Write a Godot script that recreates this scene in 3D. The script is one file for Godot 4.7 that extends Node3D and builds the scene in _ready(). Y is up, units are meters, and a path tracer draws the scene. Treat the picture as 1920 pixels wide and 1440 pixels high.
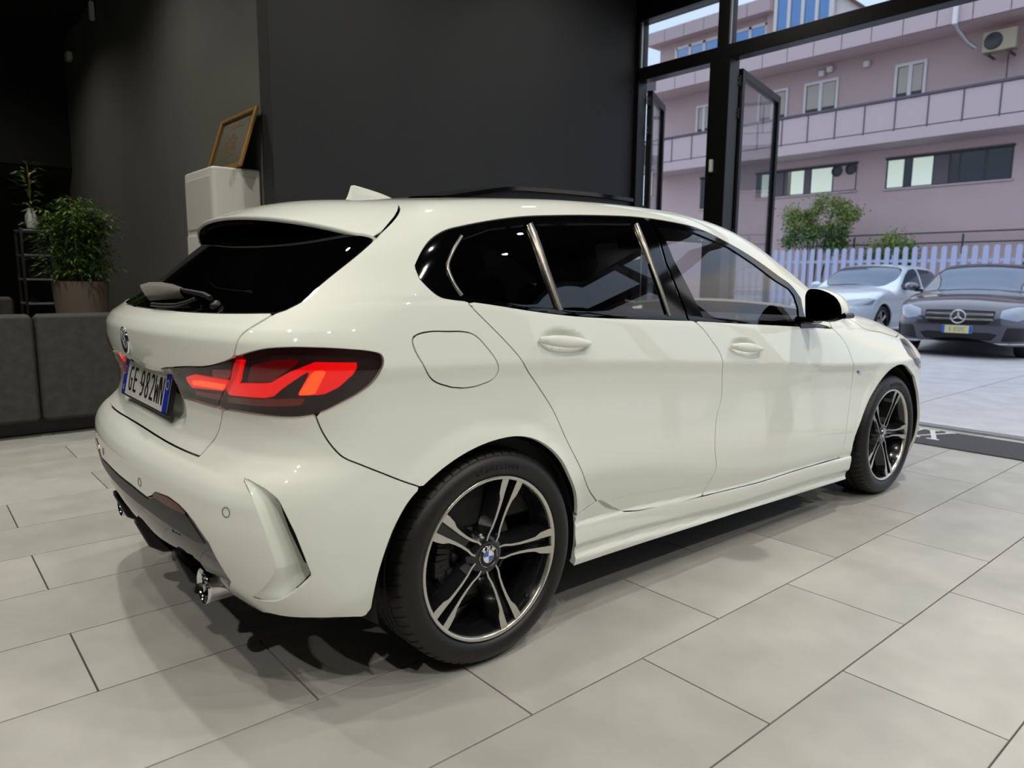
extends Node3D
# A white hatchback parked in a dark showroom whose glazed front opens on a courtyard.
# Axes: x runs along the car towards its nose (and on to the glazed front), z to the car's right side, y up, metres.

const CAM_POS := Vector3(-1.24652, 1.117836, 2.415988)
const CAM_YAW := -0.864274
const CAM_PITCH := -0.146268
const CAM_ROLL := 0.008662
const FOCAL := 1349.1955
var cam_f: Vector3
var cam_r: Vector3
var cam_u: Vector3
var M := {}

func _ready() -> void:
	var t0 := Time.get_ticks_msec()
	make_camera()
	make_light()
	make_materials()
	make_room()
	print("room ", Time.get_ticks_msec() - t0)
	make_hatchback()
	print("car ", Time.get_ticks_msec() - t0)
	make_props()
	print("props ", Time.get_ticks_msec() - t0)
	make_outside()
	print("outside ", Time.get_ticks_msec() - t0)

func make_camera() -> void:
	var f := Vector3(cos(CAM_YAW) * cos(CAM_PITCH), sin(CAM_PITCH), sin(CAM_YAW) * cos(CAM_PITCH))
	var r := f.cross(Vector3.UP).normalized()
	var u := r.cross(f)
	cam_f = f
	cam_r = r * cos(CAM_ROLL) + u * sin(CAM_ROLL)
	cam_u = u * cos(CAM_ROLL) - r * sin(CAM_ROLL)
	var cam := Camera3D.new()
	cam.name = "camera"
	cam.transform = Transform3D(Basis(cam_r, cam_u, -cam_f), CAM_POS)
	cam.fov = rad_to_deg(2.0 * atan(720.0 / FOCAL))
	cam.near = 0.05
	cam.far = 400.0
	var lens := CameraAttributesPhysical.new()
	lens.frustum_focal_length = 12.0 * FOCAL / 720.0
	lens.frustum_focus_distance = 2.5
	lens.frustum_near = 0.05
	lens.frustum_far = 400.0
	lens.exposure_aperture = 3.2
	cam.attributes = lens
	add_child(cam)
	cam.fov = rad_to_deg(2.0 * atan(720.0 / FOCAL))
	cam.current = true

# the direction in which a pixel of the 1920 x 1440 photograph looks
func pix(px: float, py: float) -> Vector3:
	return (cam_f + cam_r * ((px - 960.0) / FOCAL) - cam_u * ((py - 720.0) / FOCAL)).normalized()

# where that direction meets a plane x, y or z = value
func on_plane(px: float, py: float, axis: int, value: float) -> Vector3:
	var d := pix(px, py)
	return CAM_POS + d * ((value - CAM_POS[axis]) / d[axis])

func make_light() -> void:
	var env := Environment.new()
	env.tonemap_mode = Environment.TONE_MAPPER_LINEAR
	env.tonemap_exposure = 1.0
	env.sdfgi_enabled = true
	env.ssao_enabled = true
	env.ssil_enabled = true
	env.background_mode = Environment.BG_SKY
	var sky := Sky.new()
	sky.sky_material = sky_material()
	env.sky = sky
	env.background_energy_multiplier = 1.0
	env.ambient_light_source = Environment.AMBIENT_SOURCE_SKY
	var we := WorldEnvironment.new()
	we.name = "world_environment"
	we.environment = env
	add_child(we)

func sky_material() -> Material:
	# late-afternoon sky: pale blue with broken cloud, warm low in the part of the sky the car's side glass mirrors
	var w := 1024
	var h := 512
	var img := Image.create(w, h, false, Image.FORMAT_RGBF)
	var n1 := FastNoiseLite.new()
	n1.seed = 11; n1.noise_type = FastNoiseLite.TYPE_SIMPLEX_SMOOTH; n1.frequency = 1.3; n1.fractal_octaves = 5; n1.fractal_gain = 0.55
	for y in h:
		var el := PI * (0.5 - (y + 0.5) / h)
		for x in w:
			var az := TAU * (x + 0.5) / w
			var d := Vector3(cos(az) * cos(el), sin(el), sin(az) * cos(el))
			var c := Color(0.55, 0.70, 0.92).lerp(Color(1.10, 1.26, 1.50), smoothstep(0.25, 1.0, sin(el)))
			if el > 0.0:
				var q := Vector3(d.x, d.y * 2.6 + 0.4, d.z)
				var f := smoothstep(0.02, 0.38, n1.get_noise_3d(q.x, q.y, q.z))
				c = c.lerp(Color(0.95, 0.96, 1.0) * (0.85 + 0.75 * maxf(d.y, 0.0)), f * 0.5)
				var low := (1.0 - smoothstep(0.10, 0.75, d.y)) * f
				c = c.lerp(Color(1.15, 0.86, 0.62), low * 0.55)
			else:
				c = Color(0.30, 0.29, 0.30)
			img.set_pixel(x, y, c)
	var m := PanoramaSkyMaterial.new()
	m.panorama = ImageTexture.create_from_image(img)
	m.energy_multiplier = 1.35
	return m

func noise_tex(freq: float, lo: Color, hi: Color, sd := 1, size := 512, octaves := 5, kind := FastNoiseLite.TYPE_SIMPLEX_SMOOTH) -> NoiseTexture2D:
	var n := FastNoiseLite.new()
	n.seed = sd; n.frequency = freq; n.fractal_octaves = octaves; n.noise_type = kind
	var t := NoiseTexture2D.new()
	t.width = size; t.height = size; t.seamless = true; t.noise = n
	var g := Gradient.new()
	g.set_color(0, lo); g.set_color(1, hi)
	t.color_ramp = g
	return t

func tri_tex(m: StandardMaterial3D, t: Texture2D, scale: float) -> StandardMaterial3D:
	m.albedo_texture = t
	m.uv1_triplanar = true
	m.uv1_world_triplanar = true
	m.uv1_scale = Vector3.ONE * scale
	return m

func make_materials() -> void:
	M.paint = mat(Color(0.89, 0.905, 0.875), 0.5, 0.0, 1.0)
	M.paint.metallic_specular = 0.3
	M.paint.clearcoat_roughness = 0.015
	M.gloss_black = mat(Color(0.012, 0.012, 0.014), 0.06)
	M.satin_black = mat(Color(0.03, 0.03, 0.032), 0.45)
	M.liner = mat(Color(0.015, 0.015, 0.015), 0.9)
	M.tint_dark = glassm(Color(0.006, 0.007, 0.008, 0.96))
	M.tint_rear = glassm(Color(0.006, 0.007, 0.008, 0.86))
	M.tint_front = glassm(Color(0.03, 0.035, 0.035, 0.22))
	M.glass_front = glassm(Color(0.03, 0.035, 0.035, 0.12))
	M.clear_glass = glassm(Color(0.5, 0.55, 0.58, 0.06))
	M.pane = glassm(Color(0.30, 0.32, 0.34, 0.16))
	M.chrome = mat(Color(0.86, 0.86, 0.87), 0.08, 1.0)
	M.chrome_dark = mat(Color(0.5, 0.5, 0.52), 0.2, 1.0)
	M.satin_strip = mat(Color(0.62, 0.60, 0.56), 0.28, 1.0)
	M.rubber = mat(Color(0.042, 0.042, 0.043), 0.5)
	M.rim_dark = mat(Color(0.10, 0.105, 0.115), 0.18, 0.35, 0.6)
	M.rim_bright = mat(Color(0.80, 0.79, 0.76), 0.24, 0.85)
	M.iron = mat(Color(0.50, 0.49, 0.47), 0.45, 0.35)
	M.caliper = mat(Color(0.22, 0.22, 0.22), 0.5, 0.4)
	M.lamp_base = mat(Color(0.20, 0.004, 0.016), 0.25)
	M.lamp_lens = glassm(Color(0.20, 0.0, 0.015, 0.25))
	M.lamp_reflector = mat(Color(0.55, 0.01, 0.02), 0.15)
	M.lamp_reverse = mat(Color(0.75, 0.30, 0.32), 0.2)
	M.lamp_red = mat(Color(0.55, 0.0, 0.01), 0.2)
	M.lamp_red.emission_enabled = true
	M.lamp_red.emission = Color(1.0, 0.0, 0.02)
	M.lamp_red.emission_energy_multiplier = 0.95
	M.lamp_hot = mat(Color(0.8, 0.05, 0.01), 0.2)
	M.lamp_hot.emission_enabled = true
	M.lamp_hot.emission = Color(1.0, 0.30, 0.08)
	M.lamp_hot.emission_energy_multiplier = 1.7
	M.seat = mat(Color(0.035, 0.034, 0.034), 0.7)
	M.dash = mat(Color(0.05, 0.05, 0.052), 0.6)
	M.tile = []
	for i in 3:
		var m := mat(Color.WHITE, 0.34)
		var k: float = [0.97, 1.0, 1.03][i]
		tri_tex(m, noise_tex(0.006, Color(0.62 * k, 0.615 * k, 0.595 * k), Color(0.685 * k, 0.68 * k, 0.66 * k), 3 + i, 1024, 6), 0.55)
		m.roughness_texture = noise_tex(0.012, Color(0.72, 0.72, 0.72), Color(1, 1, 1), 9 + i, 512)
		m.roughness = 0.42
		M.tile.append(m)
	M.grout = mat(Color(0.28, 0.27, 0.25), 0.9)
	M.wall_grey = tri_tex(mat(Color.WHITE, 0.75), noise_tex(0.004, Color(0.325, 0.325, 0.306), Color(0.355, 0.355, 0.335), 21, 512, 4), 0.3)
	M.wall_dark = tri_tex(mat(Color.WHITE, 0.7), noise_tex(0.004, Color(0.112, 0.115, 0.124), Color(0.124, 0.127, 0.136), 22, 512, 4), 0.3)
	M.wall_black = mat(Color(0.05, 0.05, 0.052), 0.8)
	M.ceiling = mat(Color(0.05, 0.05, 0.05), 0.9)
	M.frame = mat(Color(0.018, 0.018, 0.02), 0.4, 0.2)
	M.white_plastic = mat(Color(0.82, 0.82, 0.80), 0.4)
	M.lamp_glow = mat(Color(0.9, 0.9, 0.85), 0.4)
	M.lamp_glow.emission_enabled = true
	M.lamp_glow.emission = Color(1.0, 0.95, 0.84)
	M.lamp_glow.emission_energy_multiplier = 12.0
	M.rubber_letter = mat(Color(0.05, 0.05, 0.05), 0.5)
	M.badge_blue = mat(Color(0.10, 0.36, 0.72), 0.15, 0.0, 1.0)
	M.badge_white = mat(Color(0.88, 0.88, 0.88), 0.2, 0.0, 1.0)
	M.mirror = mat(Color(0.10, 0.105, 0.11), 0.02, 1.0)
	M.plate_white = mat(Color(0.80, 0.80, 0.79), 0.35)
	M.plate_blue = mat(Color(0.02, 0.16, 0.62), 0.3)
	M.plate_ink = mat(Color(0.02, 0.02, 0.022), 0.4)
	M.plate_yellow = mat(Color(0.85, 0.72, 0.10), 0.4)
	M.reflector_red = mat(Color(0.28, 0.02, 0.035), 0.12)
	M.wiper_grey = mat(Color(0.33, 0.32, 0.30), 0.5)
	M.clear_pane = glassm(Color(0.4, 0.43, 0.45, 0.05))
	M.alu = mat(Color(0.62, 0.62, 0.63), 0.35, 0.8)
	M.sofa = tri_tex(mat(Color.WHITE, 0.85), noise_tex(0.02, Color(0.19, 0.185, 0.172), Color(0.25, 0.244, 0.23), 31, 512, 5), 1.1)
	M.pot = mat(Color(0.42, 0.37, 0.33), 0.7)
	M.soil = mat(Color(0.06, 0.045, 0.035), 0.9)
	M.leaf = mat(Color(0.30, 0.43, 0.16), 0.5)
	M.leaf.backlight_enabled = true
	M.leaf.backlight = Color(0.12, 0.2, 0.05)
	M.leaf2 = mat(Color(0.44, 0.55, 0.25), 0.45)
	M.cane = mat(Color(0.45, 0.34, 0.12), 0.5)
	M.bush = []
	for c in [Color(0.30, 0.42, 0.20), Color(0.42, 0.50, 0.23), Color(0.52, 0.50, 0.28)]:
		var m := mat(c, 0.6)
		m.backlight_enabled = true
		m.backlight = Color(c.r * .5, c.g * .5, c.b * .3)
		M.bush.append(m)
	M.bark = mat(Color(0.22, 0.17, 0.13), 0.9)
	M.gold = mat(Color(0.55, 0.42, 0.20), 0.4, 0.35)
	M.picture = mat(Color(0.30, 0.29, 0.23), 0.35)
	M.ac = mat(Color(0.78, 0.78, 0.75), 0.4)
	M.ac2 = mat(Color(0.70, 0.70, 0.67), 0.5)
	M.mat_dark = tri_tex(mat(Color.WHITE, 0.95), noise_tex(0.05, Color(0.20, 0.20, 0.22), Color(0.27, 0.27, 0.29), 41, 512, 3), 2.0)
	M.mat_letter = mat(Color(0.75, 0.74, 0.74), 0.9)
	M.facade = tri_tex(mat(Color.WHITE, 0.85), noise_tex(0.004, Color(0.735, 0.65, 0.65), Color(0.76, 0.675, 0.675), 51, 512, 4), 0.12)
	M.facade_panel = mat(Color(0.72, 0.655, 0.67), 0.6)
	M.facade_joint = mat(Color(0.36, 0.33, 0.37), 0.8)
	M.white_frame = mat(Color(0.86, 0.85, 0.85), 0.5)
	M.win_glass = mat(Color(0.10, 0.12, 0.15), 0.05)
	M.blind = mat(Color(0.72, 0.70, 0.66), 0.7)
	M.win_lit = mat(Color(0.86, 0.90, 0.84), 0.6)
	M.win_lit.emission_enabled = true
	M.win_lit.emission = Color(0.86, 0.92, 0.84)
	M.win_lit.emission_energy_multiplier = 0.35
	M.win_dark = mat(Color(0.16, 0.155, 0.165), 0.4)
	M.picket = mat(Color(0.66, 0.69, 0.80), 0.6)
	M.paving = tri_tex(mat(Color.WHITE, 0.6), noise_tex(0.01, Color(0.655, 0.64, 0.65), Color(0.73, 0.72, 0.73), 61, 1024, 6), 0.25)
	M.joint = mat(Color(0.42, 0.41, 0.42), 0.9)
	M.rail_dark = mat(Color(0.20, 0.20, 0.22), 0.5)
	M.ac_out = mat(Color(0.62, 0.58, 0.50), 0.6)
	M.silver_paint = mat(Color(0.78, 0.82, 0.87), 0.3, 0.1, 1.0)
	M.grey_paint = mat(Color(0.30, 0.30, 0.335), 0.28, 0.6, 1.0)
	M.car_glass = mat(Color(0.34, 0.39, 0.46), 0.04, 0.6)
	M.plate_cream = mat(Color(0.85, 0.82, 0.62), 0.5)
	M.roof_tile = mat(Color(0.42, 0.30, 0.27), 0.8)
	M.shutter = mat(Color(0.36, 0.34, 0.36), 0.6)
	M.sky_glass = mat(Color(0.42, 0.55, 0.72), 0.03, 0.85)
	M.headlamp = mat(Color(0.55, 0.58, 0.63), 0.12, 0.4, 1.0)
	M.plate_blue_light = mat(Color(0.12, 0.38, 0.75), 0.4)
	M.plate_ink2 = mat(Color(0.45, 0.42, 0.30), 0.6)
# ---------------------------------------------------------------- geometry helpers
class Lut:
	var x0 := 0.0
	var inv := 1.0
	var n := 0
	var data := PackedFloat32Array()
	func _init(t: Array, count := 1200) -> void:
		var m := t.size() / 2
		var xs := PackedFloat64Array()
		var ys := PackedFloat64Array()
		for i in m:
			xs.append(t[2 * i]); ys.append(t[2 * i + 1])
		var h := PackedFloat64Array()
		var d := PackedFloat64Array()
		for i in m - 1:
			h.append(xs[i + 1] - xs[i]); d.append((ys[i + 1] - ys[i]) / h[i])
		var s := PackedFloat64Array()
		s.resize(m)
		s[0] = d[0]; s[m - 1] = d[m - 2]
		for i in range(1, m - 1):
			if d[i - 1] * d[i] > 0.0:
				var w1 := 2.0 * h[i] + h[i - 1]
				var w2 := h[i] + 2.0 * h[i - 1]
				s[i] = (w1 + w2) / (w1 / d[i - 1] + w2 / d[i])
		n = count
		x0 = xs[0]
		inv = (n - 1) / (xs[m - 1] - x0)
		data.resize(n)
		var k := 0
		for j in n:
			var x := x0 + j / inv
			while k < m - 2 and x > xs[k + 1]: k += 1
			var t1 := clampf((x - xs[k]) / h[k], 0.0, 1.0)
			var u := 1.0 - t1
			data[j] = (1.0 + 2.0 * t1) * u * u * ys[k] + t1 * u * u * h[k] * s[k] + t1 * t1 * (3.0 - 2.0 * t1) * ys[k + 1] - t1 * t1 * u * h[k] * s[k + 1]
	func at(x: float) -> float:
		var q := (x - x0) * inv
		if q <= 0.0: return data[0]
		var i := int(q)
		if i >= n - 1: return data[n - 1]
		var a := data[i]
		return a + (data[i + 1] - a) * (q - i)

class Geo:
	var v := PackedVector3Array()
	var nn := PackedVector3Array()
	var uv := PackedVector2Array()
	func tri(a: Vector3, b: Vector3, c: Vector3, na: Vector3, nb: Vector3, nc: Vector3) -> void:
		var g := (b - a).cross(c - a)
		if g.length_squared() < 1e-16: return
		if g.dot(na + nb + nc) > 0.0:
			v.append(a); v.append(c); v.append(b)
			nn.append(na); nn.append(nc); nn.append(nb)
		else:
			v.append(a); v.append(b); v.append(c)
			nn.append(na); nn.append(nb); nn.append(nc)
	func quad(a: Vector3, b: Vector3, c: Vector3, d: Vector3, n: Vector3) -> void:
		tri(a, b, c, n, n, n); tri(a, c, d, n, n, n)
	func quad_auto(a: Vector3, b: Vector3, c: Vector3, d: Vector3, away: Vector3) -> void:
		# flat quad whose normal points away from a given inner point
		var g := (b - a).cross(c - a)
		if g.length_squared() < 1e-14: g = (c - a).cross(d - a)
		var n := g.normalized()
		if n.dot((a + b + c + d) * 0.25 - away) < 0.0: n = -n
		quad(a, b, c, d, n)
	func box(at: Vector3, size: Vector3, bevel := 0.0, basis := Basis.IDENTITY) -> void:
		var h := size * 0.5
		if bevel <= 0.0:
			for ax in 3:
				for s in [-1.0, 1.0]:
					var n := Vector3.ZERO; n[ax] = s
					var e1 := Vector3.ZERO; e1[(ax + 1) % 3] = h[(ax + 1) % 3]
					var e2 := Vector3.ZERO; e2[(ax + 2) % 3] = h[(ax + 2) % 3]
					var o: Vector3 = n * h[ax]
					quad(at + basis * (o - e1 - e2), at + basis * (o + e1 - e2), at + basis * (o + e1 + e2), at + basis * (o - e1 + e2), basis * n)
			return
		var q := h - Vector3.ONE * bevel
		for ax in 3:
			var a1 := (ax + 1) % 3
			var a2 := (ax + 2) % 3
			for s in [-1.0, 1.0]:
				var n := Vector3.ZERO; n[ax] = s
				var e1 := Vector3.ZERO; e1[a1] = q[a1]
				var e2 := Vector3.ZERO; e2[a2] = q[a2]
				var o: Vector3 = n * h[ax]
				quad(at + basis * (o - e1 - e2), at + basis * (o + e1 - e2), at + basis * (o + e1 + e2), at + basis * (o - e1 + e2), basis * n)
			for s1 in [-1.0, 1.0]:
				for s2 in [-1.0, 1.0]:
					var n1 := Vector3.ZERO; n1[a1] = s1
					var n2 := Vector3.ZERO; n2[a2] = s2
					var e := Vector3.ZERO; e[ax] = q[ax]
					var pa: Vector3 = n1 * h[a1] + n2 * q[a2]
					var pb: Vector3 = n1 * q[a1] + n2 * h[a2]
					var wa := basis * n1
					var wb := basis * n2
					tri(at + basis * (pa - e), at + basis * (pa + e), at + basis * (pb + e), wa, wa, wb)
					tri(at + basis * (pa - e), at + basis * (pb + e), at + basis * (pb - e), wa, wb, wb)
		for sx in [-1.0, 1.0]:
			for sy in [-1.0, 1.0]:
				for sz in [-1.0, 1.0]:
					var s := Vector3(sx, sy, sz)
					var p := s * q
					tri(at + basis * (p + Vector3(sx * bevel, 0, 0)), at + basis * (p + Vector3(0, sy * bevel, 0)), at + basis * (p + Vector3(0, 0, sz * bevel)), basis * Vector3(sx, 0, 0), basis * Vector3(0, sy, 0), basis * Vector3(0, 0, sz))
	func grid(pts: Array, wrap_u := false, wrap_v := false, flip := false) -> void:
		# pts: rows of PackedVector3Array, smooth normals from neighbours
		var nr := pts.size()
		var nc: int = pts[0].size()
		var ns := []
		for i in nr:
			var row := PackedVector3Array()
			row.resize(nc)
			for j in nc:
				var i0 := (i - 1 + nr) % nr if wrap_u else maxi(i - 1, 0)
				var i1 := (i + 1) % nr if wrap_u else mini(i + 1, nr - 1)
				var j0 := (j - 1 + nc) % nc if wrap_v else maxi(j - 1, 0)
				var j1 := (j + 1) % nc if wrap_v else mini(j + 1, nc - 1)
				var du: Vector3 = pts[i1][j] - pts[i0][j]
				var dv: Vector3 = pts[i][j1] - pts[i][j0]
				var g := du.cross(dv)
				if flip: g = -g
				row[j] = g.normalized()
			ns.append(row)
		for i in (nr if wrap_u else nr - 1):
			var i2 := (i + 1) % nr
			for j in (nc if wrap_v else nc - 1):
				var j2 := (j + 1) % nc
				tri(pts[i][j], pts[i2][j], pts[i2][j2], ns[i][j], ns[i2][j], ns[i2][j2])
				tri(pts[i][j], pts[i2][j2], pts[i][j2], ns[i][j], ns[i2][j2], ns[i][j2])
	func lathe(prof: PackedVector2Array, seg := 48, xf := Transform3D.IDENTITY, sharp := 0.5) -> void:
		# profile of (radius, height along local y); normals split where the profile turns sharply
		var m := prof.size()
		for i in m - 1:
			var a := prof[i]
			var b := prof[i + 1]
			var t := (b - a)
			if t.length() < 1e-7: continue
			var nf := Vector2(t.y, -t.x).normalized()
			var na := nf
			var nb := nf
			if i > 0:
				var t0 := a - prof[i - 1]
				var n0 := Vector2(t0.y, -t0.x).normalized()
				if n0.dot(nf) > sharp: na = (n0 + nf).normalized()
			if i < m - 2:
				var t2 := prof[i + 2] - b
				var n2 := Vector2(t2.y, -t2.x).normalized()
				if n2.dot(nf) > sharp: nb = (n2 + nf).normalized()
			for k in seg:
				var c0 := cos(TAU * k / seg); var s0 := sin(TAU * k / seg)
				var c1 := cos(TAU * (k + 1) / seg); var s1 := sin(TAU * (k + 1) / seg)
				var p00 := xf * Vector3(a.x * c0, a.y, a.x * s0)
				var p01 := xf * Vector3(a.x * c1, a.y, a.x * s1)
				var p10 := xf * Vector3(b.x * c0, b.y, b.x * s0)
				var p11 := xf * Vector3(b.x * c1, b.y, b.x * s1)
				var n00 := xf.basis * Vector3(na.x * c0, na.y, na.x * s0)
				var n01 := xf.basis * Vector3(na.x * c1, na.y, na.x * s1)
				var n10 := xf.basis * Vector3(nb.x * c0, nb.y, nb.x * s0)
				var n11 := xf.basis * Vector3(nb.x * c1, nb.y, nb.x * s1)
				tri(p00, p10, p11, n00, n10, n11)
				tri(p00, p11, p01, n00, n11, n01)
	func tube(path: Array, r: float, seg := 8, caps := true, r2 := -1.0) -> void:
		var m := path.size()
		var rows := []
		var up := Vector3.UP
		for i in m:
			var t: Vector3 = ((path[mini(i + 1, m - 1)] as Vector3) - (path[maxi(i - 1, 0)] as Vector3)).normalized()
			if absf(t.dot(up)) > 0.95: up = Vector3.RIGHT if absf(t.x) < 0.9 else Vector3.BACK
			var a := t.cross(up).normalized()
			var b := a.cross(t).normalized()
			up = b
			var rr := r if r2 < 0.0 else lerpf(r, r2, i / float(m - 1))
			var row := PackedVector3Array()
			for k in seg:
				var an := TAU * k / seg
				row.append(path[i] + (a * cos(an) + b * sin(an)) * rr)
			rows.append(row)
		grid(rows, false, true, true)
		if caps:
			for e in [0, m - 1]:
				var t: Vector3 = (path[e] - path[1 if e == 0 else m - 2]).normalized()
				for k in seg:
					tri(path[e], rows[e][k], rows[e][(k + 1) % seg], t, t, t)
	func extrude(poly: PackedVector2Array, o: Vector3, ex: Vector3, ey: Vector3, ez: Vector3, depth: float, bevel := 0.0, back := true) -> void:
		# flat polygon in the plane (ex, ey) at o, front towards +ez, going back by depth
		var p := poly
		if Geometry2D.is_polygon_clockwise(p):
			p = p.duplicate(); p.reverse()
		var front := p
		if bevel > 0.0:
			var q := Geometry2D.offset_polygon(p, -bevel, Geometry2D.JOIN_MITER)
			if q.size() == 1 and q[0].size() == p.size():
				# match the vertex order
				var best := 0
				var bd := 1e9
				for i in p.size():
					var d := (q[0][i] - p[0]).length()
					if d < bd: bd = d; best = i
				front = PackedVector2Array()
				for i in p.size(): front.append(q[0][(best + i) % p.size()])
				if Geometry2D.is_polygon_clockwise(front): front = p
		var ix := Geometry2D.triangulate_polygon(front)
		for i in range(0, ix.size(), 3):
			var a := front[ix[i]]; var b := front[ix[i + 1]]; var c := front[ix[i + 2]]
			tri(o + ex * a.x + ey * a.y, o + ex * b.x + ey * b.y, o + ex * c.x + ey * c.y, ez, ez, ez)
		if back:
			ix = Geometry2D.triangulate_polygon(p)
			var ob := o - ez * depth
			for i in range(0, ix.size(), 3):
				var a := p[ix[i]]; var b := p[ix[i + 1]]; var c := p[ix[i + 2]]
				tri(ob + ex * a.x + ey * a.y, ob + ex * b.x + ey * b.y, ob + ex * c.x + ey * c.y, -ez, -ez, -ez)
		var bz := bevel if front != p else 0.0
		for i in p.size():
			var j := (i + 1) % p.size()
			var e := p[j] - p[i]
			var n2 := Vector2(e.y, -e.x).normalized()
			var n := (ex * n2.x + ey * n2.y).normalized()
			var a := o + ex * p[i].x + ey * p[i].y - ez * bz
			var b := o + ex * p[j].x + ey * p[j].y - ez * bz
			quad(a, b, b - ez * (depth - bz), a - ez * (depth - bz), n)
			if bz > 0.0:
				var fa := o + ex * front[i].x + ey * front[i].y
				var fb := o + ex * front[j].x + ey * front[j].y
				quad(a, b, fb, fa, (n + ez).normalized())
	func mirrored() -> Geo:
		var g := Geo.new()
		for i in range(0, v.size(), 3):
			for k in [0, 2, 1]:
				var a := v[i + k]; a.z = -a.z
				var b := nn[i + k]; b.z = -b.z
				g.v.append(a); g.nn.append(b)
		return g
	func add(o: Geo) -> void:
		v.append_array(o.v); nn.append_array(o.nn)
	func moved(xf: Transform3D) -> Geo:
		var g := Geo.new()
		for i in v.size():
			g.v.append(xf * v[i]); g.nn.append((xf.basis * nn[i]).normalized())
		return g
	func mesh() -> ArrayMesh:
		var am := ArrayMesh.new()
		if v.is_empty(): return am
		var arr := []
		arr.resize(Mesh.ARRAY_MAX)
		arr[Mesh.ARRAY_VERTEX] = v
		arr[Mesh.ARRAY_NORMAL] = nn
		if uv.size() == v.size(): arr[Mesh.ARRAY_TEX_UV] = uv
		am.add_surface_from_arrays(Mesh.PRIMITIVE_TRIANGLES, arr)
		return am

var taken := {}
func numbered(called: String) -> String:
	if not taken.has(called):
		taken[called] = 0
		return called
	taken[called] += 1
	return "%s_%03d" % [called, taken[called]]

func part(called: String, g: Geo, m: Material, parent: Node, label := "") -> MeshInstance3D:
	var o := MeshInstance3D.new()
	o.name = called
	o.mesh = g.mesh()
	o.material_override = m
	parent.add_child(o, true)
	if label: o.set_meta("label", label)
	return o

func thing(called: String, label: String, category: String, at := Vector3.ZERO, turn := 0.0, group := "") -> Node3D:
	var o := Node3D.new()
	o.name = numbered(called)
	add_child(o)
	o.position = at
	o.rotation.y = turn
	o.set_meta("label", label)
	o.set_meta("category", category)
	if group: o.set_meta("group", group)
	return o

func single(called: String, g: Geo, m: Material, label: String, category: String, group := "") -> MeshInstance3D:
	var o := part(numbered(called), g, m, self, label)
	o.set_meta("category", category)
	if group: o.set_meta("group", group)
	return o

func struct(called: String, g: Geo, m: Material, label: String) -> MeshInstance3D:
	var o := part(called, g, m, self, label)
	o.set_meta("kind", "structure")
	return o

func mat(c: Color, rough := 0.6, metal := 0.0, coat := 0.0) -> StandardMaterial3D:
	var m := StandardMaterial3D.new()
	m.albedo_color = c
	m.roughness = rough
	m.metallic = metal
	if coat > 0.0:
		m.clearcoat_enabled = true
		m.clearcoat = coat
		m.clearcoat_roughness = 0.03
	return m

func glassm(c: Color, rough := 0.0) -> StandardMaterial3D:
	var m := StandardMaterial3D.new()
	m.albedo_color = c
	m.transparency = BaseMaterial3D.TRANSPARENCY_ALPHA
	m.roughness = rough
	m.metallic_specular = 0.5
	return m

func smooth_line(p: PackedVector2Array, sub := 4) -> PackedVector2Array:
	var o := PackedVector2Array()
	var n := p.size()
	if n < 3: return p
	for i in n - 1:
		var a := p[maxi(i - 1, 0)]; var b := p[i]; var c := p[i + 1]; var d := p[mini(i + 2, n - 1)]
		for k in sub:
			o.append(b.cubic_interpolate_in_time(c, a, d, k / float(sub), (c - b).length(), -(b - a).length() if i > 0 else -0.001 - (c - b).length(), (c - b).length() + maxf((d - c).length(), 1e-5)))
	o.append(p[n - 1])
	return o

func rounded(poly: PackedVector2Array, r: float, seg := 4) -> PackedVector2Array:
	var o := PackedVector2Array()
	var n := poly.size()
	for i in n:
		var p := poly[i]
		var a := (poly[(i - 1 + n) % n] - p)
		var b := (poly[(i + 1) % n] - p)
		var rr := minf(r, minf(a.length(), b.length()) * 0.45)
		var pa := p + a.normalized() * rr
		var pb := p + b.normalized() * rr
		for k in seg + 1:
			var t := k / float(seg)
			o.append(pa.lerp(p, t).lerp(p.lerp(pb, t), t))
	return o
# ---------------------------------------------------------------- the showroom
const FRONT := 4.83        # plane of the glazed front
const BACK := -2.72        # the dark wall behind the car
const CORNER := 0.89       # where it ends and the side wall runs back
const CEIL := 4.4
const SPOTS := [[-0.40, -4.5, 1.25], [-0.75, -8.07, 1.25], [3.7, 2.97, 1.5], [1.1, 3.3, 1.4], [-1.5, 3.4, 2.0], [1.0, 2.0, 0.7], [3.3, 1.3, 2.3], [-1.9, 0.2, 1.0], [1.6, -1.6], [3.6, -1.6], [-0.8, -1.7, 2.0], [-2.6, -2.2, 2.5], [-3.4, 2.4, 2.8], [-0.2, 4.8, 2.0], [1.8, 4.8, 2.0]]  # some follow glints on the car glass, several more are added fill light

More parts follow.
